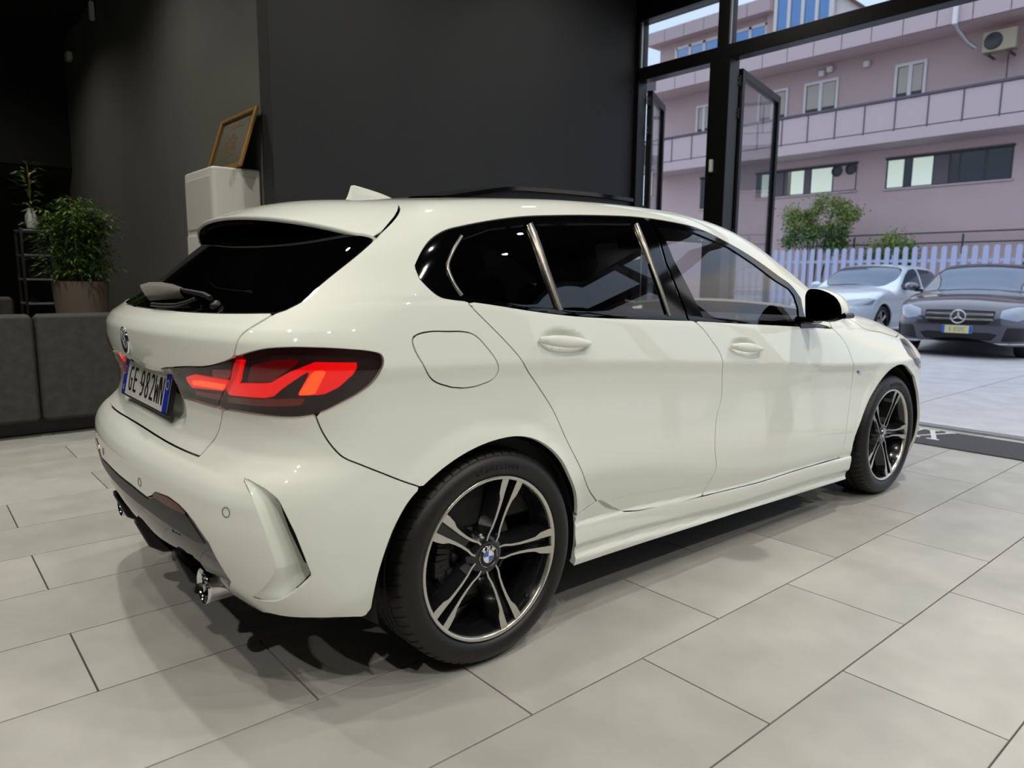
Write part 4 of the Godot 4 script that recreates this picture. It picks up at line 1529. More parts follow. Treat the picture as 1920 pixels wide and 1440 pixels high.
func door_handle(door: MeshInstance3D, x: float, y: float, s: float) -> void:
	# a bar bridging the bowl: pointed towards the front, rounded at the back
	var rows := []
	var n := 25
	for i in n:
		var t := i / float(n - 1)
		var lx := lerpf(-.108, .115, t)
		var hh := .0185 * pow(sin(PI * clampf(t * .96 + .02, 0.0, 1.0)), 0.45) * lerpf(1.15, 0.8, t)
		var out := .020 + .012 * sin(PI * t)
		if t < .06 or t > .94: out -= .012
		var cy := y - .10 * lx - .002
		var zz: float = shp.Wp.at(x + lx) - .004
		var row := PackedVector3Array()
		for k in 14:
			var an := TAU * k / 14.0
			row.append(Vector3(x + lx, cy + sin(an) * hh, (zz + out * .55 + cos(an) * .010 * (1.0 if t > .03 and t < .97 else .3))))
		rows.append(row)
	var a := Geo.new()
	a.grid(rows, false, true, true)
	for e in [0, n - 1]:
		for k in 14:
			var nn := Vector3(-1 if e == 0 else 1, 0, 0)
			a.tri(rows[e][0], rows[e][k], rows[e][(k + 1) % 14], nn, nn, nn)
	if s < 0.0: a = a.mirrored()
	part("door_handle", a, M.paint, door)

func side_mirror(door: MeshInstance3D, s: float) -> void:
	# housing: outline in the y-z plane swept forward to a rounded nose
	var outline := [Vector2(.868, .962), Vector2(.862, 1.02), Vector2(.864, 1.068), Vector2(.876, 1.083), Vector2(.90, 1.086), Vector2(.95, 1.075), Vector2(.99, 1.055), Vector2(1.012, 1.03), Vector2(1.024, 1.0), Vector2(1.024, .975), Vector2(1.0, .955), Vector2(.95, .947), Vector2(.90, .946)]
	var pts := PackedVector2Array()
	for q in outline: pts.append(q)
	pts.append(pts[0])
	pts = smooth_line(pts, 3)
	pts.remove_at(pts.size() - 1)
	var c := Vector2(.945, 1.012)
	var rows := []
	for st in [[-.004, .96], [0.0, 1.0], [.03, 1.01], [.06, .97], [.085, .86], [.10, .68], [.108, .42], [.110, .05]]:
		var row := PackedVector3Array()
		for q in pts:
			var d: Vector2 = (q - c) * st[1]
			row.append(Vector3(1.735 + st[0] + (.03 * (q.x - .87)), c.y + d.y, c.x + d.x))
		rows.append(row)
	var cap := Geo.new()
	cap.grid(rows, false, true, true)
	var rim := Geo.new()
	# dark rear face with the mirror glass set in
	var p2 := PackedVector2Array()
	for q in pts: p2.append(c + (q - c) * .97)
	var ex := Vector3(.03, 0, 1).normalized()
	rim.extrude(p2, Vector3(1.735 - .03 * .87 - .004, 0, 0), ex, Vector3.UP, Vector3(-1, 0, .03).normalized(), .012)
	var gl := Geo.new()
	var p3 := PackedVector2Array()
	for q in pts: p3.append(c + Vector2(-.004, .004) + (q - c) * .86)
	gl.extrude(p3, Vector3(1.735 - .03 * .87 - .0065, 0, 0), ex, Vector3.UP, Vector3(-1, 0, .03).normalized(), .003)
	var low := Geo.new()
	# black lower shell with the indicator tip
	var rl := []
	for st in [[-.002, .93], [.02, 1.04], [.06, 1.04], [.09, .9], [.112, .55]]:
		var row := PackedVector3Array()
		for k in 15:
			var t := k / 14.0
			var z := lerpf(.90, 1.036 - (st[0] * .25), t)
			row.append(Vector3(1.738 + st[0], .972 - .027 * sin(PI * clampf(.12 + t * .8, 0.0, 1.0)) * st[1], z))
		rl.append(row)
	low.grid(rl, false, false, false)
	for k in 14:
		var up := Vector3(0, .022, 0)
		low.quad_auto(rl[0][k], rl[0][k + 1], rl[0][k + 1] + up, rl[0][k] + up, Vector3(1.85, 1, .95))
	low.box(Vector3(1.785, .972, 1.028), Vector3(.085, .022, .02), .006)
	var arm := Geo.new()
	arm.box(Vector3(1.775, .948, .862), Vector3(.10, .03, .09), .01)
	arm.box(Vector3(1.80, .925, .838), Vector3(.16, .045, .03), .012)
	var base: MeshInstance3D
	var list := [["mirror_arm", arm, M.gloss_black], ["mirror_cap", cap, M.paint], ["mirror_rim", rim, M.gloss_black], ["mirror_glass", gl, M.mirror], ["mirror_base", low, M.gloss_black]]
	for q in list:
		var a: Geo = q[1]
		if s < 0.0: a = a.mirrored()
		part(q[0], a, q[2], door)

func make_wells(car: Node) -> void:
	# black wheel-well liners and the underside
	for wx in [-.02, 2.665]:
		for s in [1.0, -1.0]:
			var a := Geo.new()
			var r := .372
			var rows := []
			for i in 25:
				var an := PI * (i / 24.0) * 1.16 - .08 * PI
				var row := PackedVector3Array()
				for z in [.868, .80, .60, .52]:
					var rr := r if z < .85 else r - .012
					row.append(Vector3(wx + cos(an) * rr, .318 + sin(an) * rr, z))
				rows.append(row)
			a.grid(rows, false, false, false)
			for i in 24:
				var n := Vector3(0, 0, 1)
				a.tri(Vector3(wx, .318, .52), rows[i][3], rows[i + 1][3], n, n, n)
			if s < 0.0: a = a.mirrored()
			part("wheel_arch_liner", a, M.liner, car)
	var u := Geo.new()
	u.box(Vector3(1.33, .22, 0), Vector3(1.85, .06, 1.62), .02)
	u.box(Vector3(-.45, .30, 0), Vector3(.30, .10, 1.36), .03)
	u.box(Vector3(-.02, .30, 0), Vector3(.6, .12, 1.0), .02)
	u.box(Vector3(2.9, .24, 0), Vector3(.9, .08, 1.0), .02)
	part("underbody", u, M.liner, car)
	# exhaust run and rear axle, only guessed at in the dark
	u = Geo.new()
	u.tube([Vector3(0, .30, -.72), Vector3(0, .28, 0), Vector3(0, .30, .72)], .035, 10)
	part("rear_axle", u, M.liner, car)

func panel_point(u: float, y: float) -> Vector3:
	# the body surface at a point of the unrolled plane
	if u >= shp.x_rear:
		return Vector3(u, y, shp.side(u, y))
	var ph := (shp.x_rear - u) / 0.8
	var d := Vector3(-sin(ph), 0, cos(ph))
	var o := Vector3(shp.x_rear, y, 0)
	return o + d * shp.cast(o, d, 0.02, 1.6)

func make_rear_end(g: Grid, car: Node, vent: PackedVector2Array) -> void:
	# --- number plate, lying back a little
	var tl := 0.2104
	var pc := Vector3(-.676, .781, 0)
	var up := Vector3(sin(tl), cos(tl), 0)
	var out := Vector3(-cos(tl), sin(tl), 0)
	var rt := Vector3(0, 0, 1)
	var B := Basis(rt, up, -out) # not used for handedness, kept orthonormal
	var a := Geo.new()
	a.extrude(rounded(PackedVector2Array([Vector2(-.268, -.063), Vector2(.268, -.063), Vector2(.268, .063), Vector2(-.268, .063)]), .008), pc + out * .004, rt, up, out, .014, .003)
	var holder := part("number_plate", a, M.satin_black, car, "white number plate with blue ends in a black holder")
	a = Geo.new()
	a.extrude(rounded(PackedVector2Array([Vector2(-.26, -.055), Vector2(.26, -.055), Vector2(.26, .055), Vector2(-.26, .055)]), .006), pc + out * .0055, rt, up, out, .002)
	part("plate_face", a, M.plate_white, holder)
	for s in [-1.0, 1.0]:
		a = Geo.new()
		a.extrude(rounded(PackedVector2Array([Vector2(.260, -.055), Vector2(.260, .055), Vector2(.2165, .055), Vector2(.2165, -.055)]), .003), pc + out * .0060, rt * s, up, out, .001)
		part("plate_band", a, M.plate_blue, holder)
	var tx := Transform3D(Basis(rt, up, out), pc + out * .0058)
	var chars := "GE 982WN"
	var xs := [-.165, -.108, 0, -.022, .033, .088, .140, .188]
	for i in chars.length():
		if chars[i] == " ": continue
		var l := text_geo(chars[i], .118, .0012, "Droid Sans Mono", 500)
		# condensed, upright plate digits
		var q := l.moved(Transform3D(Basis(Vector3(.66 if chars[i] != "W" else .70, 0, 0), Vector3(0, .92, 0), Vector3(0, 0, 1)), Vector3(xs[i], 0, .0006)))
		part("plate_character", q.moved(tx), M.plate_ink, holder)
	a = text_geo("I", .022, .0008).moved(Transform3D(Basis.IDENTITY, Vector3(-.238, -.035, .0012)))
	part("plate_character", a.moved(tx), M.plate_white, holder)
	# ring of stars and year ring on the bands
	for q in [[-.238, .022, .012, 12], [.238, .026, .013, 24]]:
		a = Geo.new()
		for k in int(q[3]):
			var an: float = TAU * k / q[3]
			a.box(Vector3(q[0] + cos(an) * q[2], q[1] + sin(an) * q[2], .0010), Vector3(.0028, .0028, .0008))
		part("plate_ring", a.moved(tx), M.plate_yellow if q[0] < 0.0 else M.plate_white, holder)
	a = Geo.new()
	a.box(Vector3(-.045, 0, .0008), Vector3(.006, .006, .0008))
	part("plate_mark", a.moved(tx), M.plate_ink, holder)
	# --- badge on the tailgate
	var bp := surf(236.6, 638.0)
	bp.z = 0.0
	bp.x = shp.rear(bp.y, 0.0)
	var bn := shp.normal(bp)
	bn.z = 0.0; bn = bn.normalized()
	var bup := Vector3(-bn.y, bn.x, 0)
	if bup.y < 0.0: bup = -bup
	roundel(car, Transform3D(Basis(Vector3(0, 0, 1), bup, bn), bp + bn * .003), .041)
	# --- wiper
	var w := Geo.new()
	var wp := []
	for q in [[404, 572], [392, 565], [372, 561], [352, 557]]:
		var p := surf(q[0], q[1])
		wp.append(p + shp.normal(p) * .022)
	w.tube(wp, .0075, 10)
	var wiper := part("rear_wiper", w, M.satin_black, car, "rear wiper with grey arm cover")
	w = Geo.new()
	var rows := []
	var topl := [[354, 553.5], [335, 546], [312, 541.5], [290, 541], [272, 546]]
	var botl := [[348, 562.5], [330, 563.5], [310, 565], [293, 566], [283, 567]]
	for i in 5:
		var pa := surf(topl[i][0], topl[i][1]); var pb := surf(botl[i][0], botl[i][1])
		var na := shp.normal(pa); var nb := shp.normal(pb)
		rows.append(PackedVector3Array([pa + na * .008, pa + na * .026, pa.lerp(pb, .5) + na * .032, pb + nb * .026, pb + nb * .006]))
	w.grid(rows, false, false, true)
	part("arm_cover", w, M.wiper_grey, wiper)
	w = Geo.new()
	var bl := []
	for q in [[290, 577], [310, 579], [335, 579], [355, 574], [372, 567]]:
		var p := surf(q[0], q[1]); bl.append(p + shp.normal(p) * .012)
	w.tube(bl, .006, 8)
	part("blade", w, M.satin_black, wiper)
	w = Geo.new()
	w.lathe(PackedVector2Array([Vector2(.015, 0), Vector2(.0145, .008), Vector2(.010, .012), Vector2(0, .013)]), 24, Transform3D(Basis(Quaternion(Vector3.UP, shp.normal(surf(405, 574)))), surf(405, 574)))
	part("pivot_cap", w, M.satin_black, wiper)
	# --- parking sensors
	for q in [[423.8, 960.6], [262, 904]]:
		for s in [1.0, -1.0]:
			var p := surf(q[0], q[1])
			var n := shp.normal(p)
			if s < 0.0: p = mirror_pt(p); n = mirror_pt(n)
			var r := Geo.new()
			r.lathe(PackedVector2Array([Vector2(.0125, .0002), Vector2(.0125, .0011), Vector2(.0113, .0011), Vector2(.0113, .0002)]), 32, Transform3D(Basis(Quaternion(Vector3.UP, n)), p))
			part("parking_sensor", r, M.satin_black, car)
	# --- reflectors in the diffuser
	var d := g.dist(seam([286,930, 293,923, 316,932.5, 335,946.5, 350,962, 346,963.5, 318,951, 298,938], false))
	_both(g.cut(d, 0.0, -.002, .008), "reflector", M.reflector_red, car, false, "dark red rear reflector")
	# towing cover outline
	d = g.dist(seam([321,972, 324,961, 334,963, 341,970, 341,1000, 338,1006, 321,998], false))
	var d2 := g.dist(seam([322.2,973, 325,962.5, 333.6,964.5, 339.8,971, 339.8,999, 337,1004, 322.2,997], false))
	var tow := part("tow_cover", g.cut(Grid.minus(d, d2), 0.0, .0030, .001), M.liner, car)
	# --- diffuser fins
	for zf in [-.36, 0.0, .36]:
		var f := Geo.new()
		var prof := PackedVector2Array([Vector2(-.735, .36), Vector2(-.735, .345), Vector2(-.700, .262), Vector2(-.66, .235), Vector2(-.52, .215), Vector2(-.50, .33), Vector2(-.62, .37)])
		var ox: float = .12 * zf * zf
		f.extrude(prof, Vector3(ox, 0, zf + .012), Vector3(1, 0, 0), Vector3(0, 1, 0), Vector3(0, 0, 1), .024, .004)
		part("diffuser_fin", f, M.satin_black, car)
	# lower floor of the diffuser
	var fl := Geo.new()
	var fr := []
	for i in 13:
		var z := lerpf(-.42, .42, i / 12.0)
		fr.append(PackedVector3Array([Vector3(-.715, .345, z), Vector3(-.67, .285, z), Vector3(-.60, .25, z), Vector3(-.48, .235, z)]))
	fl.grid(fr, false, false, false)
	part("diffuser_floor", fl, M.gloss_black, car)
	# --- exhaust tips
	for s in [1.0, -1.0]:
		var e := Geo.new()
		var xf := Transform3D(Basis(Vector3(0, 0, 1), Vector3(-1, .03, 0).normalized(), Vector3(.03, 1, 0).normalized()), Vector3(-.50, .279, .468 * s))
		e.lathe(PackedVector2Array([Vector2(.040, -.06), Vector2(.0455, .0), Vector2(.0465, .16), Vector2(.0490, .172), Vector2(.0495, .178), Vector2(.0475, .181), Vector2(.0440, .176), Vector2(.0415, .166), Vector2(.0400, .12), Vector2(.038, .0)]), 48, xf)
		var tip := part("exhaust_tip", e, M.chrome, car, "round chrome exhaust tip")
		e = Geo.new()
		e.lathe(PackedVector2Array([Vector2(.039, .05), Vector2(.0, .048)]), 32, xf)
		part("pipe_inside", e, M.liner, tip)
	# dark cavity round the exhaust
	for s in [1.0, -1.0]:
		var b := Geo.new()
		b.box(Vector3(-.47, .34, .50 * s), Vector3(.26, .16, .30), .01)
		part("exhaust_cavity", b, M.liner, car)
	make_vent(car, vent)
	# --- letter badges on the front wing
	for s in [1.0, -1.0]:
		var p := surf(1610, 697)
		var n := shp.normal(p)
		for i in 3:
			var b := Geo.new()
			var q := p + Vector3(-.022 + .009 * i, .010 - .004 * i, .001)
			b.extrude(PackedVector2Array([Vector2(0, -.011), Vector2(.006, -.011), Vector2(.013, .011), Vector2(.007, .011)]), q, Vector3(1, 0, 0), Vector3(0, 1, 0), Vector3(0, 0, 1), .003)
			if s < 0.0: b = b.mirrored()
			part("wing_badge", b, [M.badge_blue, M.plate_blue, M.reflector_red][i], car)
		var b2 := Geo.new()
		b2.extrude(PackedVector2Array([Vector2(.008, -.016), Vector2(.016, -.016), Vector2(.021, .0), Vector2(.025, -.016), Vector2(.033, -.016), Vector2(.040, .008), Vector2(.032, .008), Vector2(.029, -.004), Vector2(.024, .008), Vector2(.019, .008), Vector2(.014, -.006)]), p + Vector3(0, 0, .001), Vector3(1, 0, 0), Vector3(0, 1, 0), Vector3(0, 0, 1), .003)
		if s < 0.0: b2 = b2.mirrored()
		part("wing_badge", b2, M.chrome, car)

func make_vent(car: Node, vent: PackedVector2Array) -> void:
	# pocket behind the cut-out: its floor slants from the inner rim down to the outer wall, where a slit opens
	var inner := [[455, 892], [478, 940], [500, 1000], [520, 1066], [508, 1088], [490, 1108], [472, 1119]]
	var outer := [[480, 905], [521, 936], [552, 1000], [579, 1068], [588, 1084], [552, 1117], [506, 1131]]
	var rows := []
	for i in 25:
		var t := i / 24.0 * 6.0
		var k := mini(int(t), 5)
		var f := t - k
		var a := Vector2(lerpf(inner[k][0], inner[k + 1][0], f), lerpf(inner[k][1], inner[k + 1][1], f))
		var b := Vector2(lerpf(outer[k][0], outer[k + 1][0], f), lerpf(outer[k][1], outer[k + 1][1], f))
		var row := PackedVector3Array()
		for j in 9:
			var s := j / 8.0
			var q := a.lerp(b, -0.06 + s * 1.12)
			var p := surf(q.x, q.y)
			var n := shp.normal(p)
			var depth := lerpf(.0, .044, smoothstep(-.05, .9, s)) * smoothstep(0.0, .25, i / 24.0) * (1.0 - clampf((t - 4.0) / 1.6, 0.0, 1.0) * .97)
			row.append(p - n * (depth + .0025))
		rows.append(row)
	for s in [1.0, -1.0]:
		var a := Geo.new()
		a.grid(rows, false, false, false)
		var sl := Geo.new()
		var slit := [[519, 937], [526, 944], [540, 972], [556, 1008], [570, 1045], [577, 1066], [571, 1062], [558, 1035], [541, 1000], [527, 966]]
		var sp := []
		for q in slit:
			var p := surf(q[0], q[1]); sp.append(p - shp.normal(p) * .022)
		for i in range(1, sp.size() - 1):
			var n := Vector3(-.4, 0, .9).normalized()
			sl.tri(sp[0], sp[i], sp[i + 1], n, n, n)
		if s < 0.0:
			a = a.mirrored(); sl = sl.mirrored()
		var v := part("bumper_vent", a, M.paint, car)
		part("vent_slit", sl, M.liner, v)

func make_cabin(car: Node) -> void:
	var roof := Geo.new()
	var rows := []
	for i in 21:
		var x := lerpf(-.15, 1.62, i / 20.0)
		var row := PackedVector3Array()
		for k in 9:
			var z := lerpf(-.58, .58, k / 8.0)
			row.append(Vector3(x, shp.T0.at(x) - shp.Tc.at(x) * z * z - .055, z))
		rows.append(row)
	roof.grid(rows, false, false, false)
	part("headliner", roof, M.seat, car)
	var fl := Geo.new()
	fl.box(Vector3(.9, .40, 0), Vector3(2.2, .04, 1.5))
	fl.box(Vector3(-.28, .78, 0), Vector3(.6, .04, 1.25))
	part("cabin_floor", fl, M.seat, car)
	for q in [[1.12, .36], [1.12, -.36], [.22, .36], [.22, -.36], [.22, 0.0]]:
		var s := Geo.new()
		var x: float = q[0]
		var z: float = q[1]
		var wd := .46 if z != 0.0 else .26
		var by := .52 if x > .5 else .55
		s.box(Vector3(x + .12, by, z), Vector3(.50, .18, wd), .05, Basis(Vector3(0, 0, 1), .08))
		var bk := Basis(Vector3(0, 0, 1), .32 if x > .5 else .38)
		s.box(Vector3(x - .20, by + .32, z), Vector3(.14, .60, wd), .05, bk)
		var seat := part("seat", s, M.seat, car)
		s = Geo.new()
		s.box(Vector3(x - .31, by + .70, z), Vector3(.10, .19, .25), .04, bk)
		part("headrest", s, M.seat, seat)
	var d := Geo.new()
	var prof := PackedVector2Array([Vector2(1.72, .50), Vector2(1.66, .80), Vector2(1.70, .90), Vector2(1.82, .935), Vector2(2.25, .94), Vector2(2.28, .50)])
	d.extrude(prof, Vector3(0, 0, .70), Vector3(1, 0, 0), Vector3(0, 1, 0), Vector3(0, 0, 1), 1.40, .02)
	part("dashboard", d, M.dash, car)
	var st := Geo.new()
	var ring := []
	for i in 33:
		var an := TAU * i / 32.0
		ring.append(Vector3(1.50, .86, -.36) + Vector3(.42, .91, 0) * sin(an) * .185 + Vector3(0, 0, 1) * cos(an) * .185)
	st.tube(ring, .016, 8, false)
	st.box(Vector3(1.52, .85, -.36), Vector3(.05, .12, .16), .02, Basis(Vector3(0, 0, 1), -.42))
	st.box(Vector3(1.60, .82, -.36), Vector3(.18, .05, .05), .01, Basis(Vector3(0, 0, 1), -.42))
	part("steering_wheel", st, M.seat, car)
	# inner door skins below the glass and a plain bulkhead of trim round the cabin
	for s in [1.0, -1.0]:
		var t := Geo.new()
		t.box(Vector3(.75, .66, .80 * s), Vector3(2.2, .52, .03), .01)
		part("door_trim", t, M.seat, car)
	var im := Geo.new()
	im.box(Vector3(1.62, 1.30, 0), Vector3(.03, .065, .22), .012)
	part("inside_mirror", im, M.satin_black, car)
	# paper tag standing on the far side of the dashboard
	var tag := Geo.new()
	tag.box(Vector3(1.60, .935, .62), Vector3(.05, .05, .004), 0.0, Basis(Vector3(0, 1, 0), .3))
	part("paper_tag", tag, M.plate_white, car)
# ---------------------------------------------------------------- furniture and things in the showroom
func make_props() -> void:
	make_mat()
	make_air_conditioner()
	make_picture()
	make_sofa("dark grey velvet sofa seen from behind, in front of the tall planter", Vector3(-1.06, 0, -3.46), 2.05, .845, true)
	make_sofa("dark grey velvet sofa standing beyond the chrome display rack", Vector3(-1.55, 0, -5.35), 2.2, .915, false)
	make_planter()
	make_rack()
	make_fixtures()

func make_mat() -> void:
	var g := Geo.new()
	g.box(Vector3(4.375, .004, .35), Vector3(.57, .008, 3.4), .002)
	var m := single("door_mat", g, M.mat_dark, "dark grey doormat with pale serif lettering inside the open doorway", "doormat")
	var txt := "LUX"
	var zs := [.085, .29, .485]
	for i in 3:
		var l := text_geo(txt[i], .50, .001, "Droid Serif", 400)
		part("mat_letter", l.moved(Transform3D(Basis(Vector3(0, 0, .62), Vector3(1, 0, 0), Vector3(0, 1, 0)), Vector3(4.455, .0085, zs[i]))), M.mat_letter, m)

func make_air_conditioner() -> void:
	var t := thing("air_conditioner", "tall white floor-standing air conditioner against the dark grey wall", "appliance", Vector3(.71, 0, -3.27))
	# local: front towards -x
	var W := .64
	var D := .355
	var H := 1.885
	var g := Geo.new()
	g.extrude(rounded(PackedVector2Array([Vector2(-D * .5, -W * .5), Vector2(D * .5, -W * .5), Vector2(D * .5, W * .5), Vector2(-D * .5, W * .5)]), .035, 5), Vector3(0, H, 0), Vector3(1, 0, 0), Vector3(0, 0, 1), Vector3(0, 1, 0), H, .012)
	part("cabinet", g, M.ac, t)
	g = Geo.new(); g.box(Vector3(-D * .5 - .002, H - .245, 0), Vector3(.014, .37, W - .09), .006); part("outlet_panel", g, M.ac2, t)
	g = Geo.new(); g.box(Vector3(-D * .5 - .002, H - .96, 0), Vector3(.014, .98, W - .06), .006); part("front_door", g, M.ac, t)
	g = Geo.new(); g.box(Vector3(-D * .5 - .010, H - .52, .02), Vector3(.004, .02, .06), .002); part("display", g, M.win_dark, t)
	g = Geo.new(); g.box(Vector3(-D * .5 - .002, .21, 0), Vector3(.014, .36, W - .06), .006); part("intake_grille", g, M.ac2, t)
	for i in 6:
		g = Geo.new(); g.box(Vector3(-D * .5 - .010, .08 + i * .052, 0), Vector3(.006, .016, W - .12), .002); part("louver", g, M.ac, t)
	g = Geo.new(); g.box(Vector3(.06, H * .5, W * .5 + .001), Vector3(.20, H - .12, .006), .002); part("side_panel", g, M.ac, t)

func make_picture() -> void:
	# standing on the air conditioner, leaning back on the wall
	var bl := Vector3(.72, 1.8865, -3.61)
	var br := Vector3(.72, 1.8865, -2.87)
	var lean := Vector3(.145, .434, 0)
	var up := lean.normalized()
	var rt := (bl - br).normalized()       # to the right when facing the picture
	var out := rt.cross(up).normalized()
	if out.x > 0.0: out = -out
	var w := bl.distance_to(br)
	var h := lean.length()
	var t := thing("framed_picture", "gilt framed picture leaning on the wall on top of the air conditioner", "picture", (bl + br) * .5)
	var o := Vector3.ZERO
	var fw := .035
	for q in [[-w * .5 + fw * .5, h * .5, fw, h], [w * .5 - fw * .5, h * .5, fw, h], [0.0, fw * .5, w - fw * 2, fw], [0.0, h - fw * .5, w - fw * 2, fw]]:
		var g := Geo.new()
		var c: Vector3 = rt * q[0] + up * q[1] + out * .012
		g.box(c, Vector3(q[2], q[3], .028), .008, Basis(rt, up, rt.cross(up)))
		var f := part("frame", g, M.gold, t)
		# beading
		var n := int(maxf(q[2], q[3]) / .018)
		g = Geo.new()
		for i in n:
			var s := (i + .5) / n - .5
			var p: Vector3 = c + out * .014 + (rt * (q[2] * s) if q[2] > q[3] else up * (q[3] * s))
			g.box(p, Vector3(.009, .009, .006), .002, Basis(rt, up, rt.cross(up)))
		var bd := part("beading", g, M.gold, f)
		bd.set_meta("kind", "stuff")
	var g := Geo.new()
	g.box(up * h * .5, Vector3(w - fw * 1.6, h - fw * 1.6, .006), 0.0, Basis(rt, up, rt.cross(up)))
	part("picture_face", g, M.picture, t)
	# gilt relief: lines of script and an oval scroll
	var rng := RandomNumberGenerator.new()
	rng.seed = 8
	g = Geo.new()
	for i in 90:
		var a := rng.randf() * TAU
		var r := sqrt(rng.randf())
		var p := rt * (cos(a) * r * .13 + .02) + up * (h * .47 + sin(a) * r * .095) + out * .004
		g.box(p, Vector3(rng.randf_range(.006, .022), rng.randf_range(.004, .010), .003), 0.0, Basis(rt, up, rt.cross(up)) * Basis(Vector3(0, 0, 1), rng.randf() * 3.0))
	part("gilt_script", g, M.gold, t).set_meta("kind", "stuff")
	for q in [[.0, h * .78, .26, .006], [.06, h * .84, .16, .012], [-w * .5 + .065, h * .5, .022, h * .78]]:
		g = Geo.new()
		g.box(rt * q[0] + up * q[1] + out * .004, Vector3(q[2], q[3], .003), 0.0, Basis(rt, up, rt.cross(up)))
		part("gilt_line", g, M.gold, t)

func make_sofa(label: String, at: Vector3, w: float, h: float, near: bool) -> void:
	var t := thing("sofa", label, "sofa", at, 0.0)
	var n := 4 if near else 3
	# its back is towards the camera (+z); the seat faces -z
	for i in n:
		var g := Geo.new()
		var pw := w / n
		g.box(Vector3(-w * .5 + pw * (i + .5), h * .5 + .055, 0), Vector3(pw - .005, h - .11, .17), .03)
		part("back_panel", g, M.sofa, t)
	var g := Geo.new(); g.box(Vector3(0, .26, -.46), Vector3(w - .02, .26, .74), .03); part("seat_base", g, M.sofa, t)
	for i in 3:
		g = Geo.new(); g.box(Vector3(-w / 3.0 + i * w / 3.0, .45, -.48), Vector3(w / 3.0 - .01, .14, .70), .04); part("seat_cushion", g, M.sofa, t)
	for s in [-1.0, 1.0]:
		g = Geo.new(); g.box(Vector3((w * .5 - .07) * s, .36, -.48), Vector3(.14, .50, .78), .03); part("armrest", g, M.sofa, t)
	g = Geo.new(); g.box(Vector3(0, .065, -.40), Vector3(w - .16, .12, .72), .01); part("plinth", g, M.satin_black, t)

func leaf_geo(g: Geo, at: Vector3, dir: Vector3, up: Vector3, l: float, w: float) -> void:
	var s := dir.cross(up).normalized() * w * .5
	var n := s.cross(dir).normalized()
	var mid := at + dir * l * .45 + n * l * .06
	var tip := at + dir * l - n * l * .10
	g.tri(at, mid + s, mid - s, n, n, n)
	g.tri(mid + s, tip, mid - s, n, n, n)

func make_planter() -> void:
	var t := thing("planter", "leafy bamboo in a tall taupe planter behind the dark grey sofa", "plant", Vector3(-.035, 0, -4.66))
	var g := Geo.new()
	g.lathe(PackedVector2Array([Vector2(0, .005), Vector2(.135, .005), Vector2(.145, .02), Vector2(.212, 1.05), Vector2(.212, 1.06), Vector2(.195, 1.06), Vector2(.190, 1.03)]), 40)
	part("pot", g, M.pot, t)
	g = Geo.new()
	g.lathe(PackedVector2Array([Vector2(.192, 1.03), Vector2(0, 1.045)]), 24)
	part("soil", g, M.soil, t)
	var rng := RandomNumberGenerator.new()
	rng.seed = 77
	var canes := []
	for i in 11:
		var a := rng.randf() * TAU
		var r := rng.randf_range(.02, .15)
		var top := Vector3(cos(a) * r * 1.9, rng.randf_range(1.52, 1.74), sin(a) * r * 1.9)
		var base := Vector3(cos(a) * r, 1.03, sin(a) * r)
		g = Geo.new()
		g.tube([base, base.lerp(top, .5) + Vector3(rng.randf_range(-.02, .02), 0, rng.randf_range(-.02, .02)), top], .006, 6, true, .003)
		part("cane", g, M.cane, t)
		canes.append([base, top])
	var l1 := Geo.new()
	var l2 := Geo.new()
	for i in 1500:
		# sprays of narrow leaves along the canes
		var c = canes[i % canes.size()]
		var f := rng.randf_range(.05, 1.0)
		var a := rng.randf() * TAU
		var p: Vector3 = (c[0] as Vector3).lerp(c[1], f) + Vector3(cos(a), rng.randf_range(-.15, .3), sin(a)) * rng.randf_range(.02, .17) * (1.15 - f * .45)
		if Vector2(p.x, p.z).length() > .33: continue
		for k in 3:
			var b := a + rng.randf_range(-.9, .9)
			var d := Vector3(cos(b), rng.randf_range(-.35, .55), sin(b)).normalized()
			leaf_geo(l2 if rng.randf() < .3 else l1, p, d, Vector3.UP, rng.randf_range(.07, .13), rng.randf_range(.012, .02))
	part("foliage", l1, M.leaf, t).set_meta("kind", "stuff")
	part("foliage", l2, M.leaf2, t).set_meta("kind", "stuff")

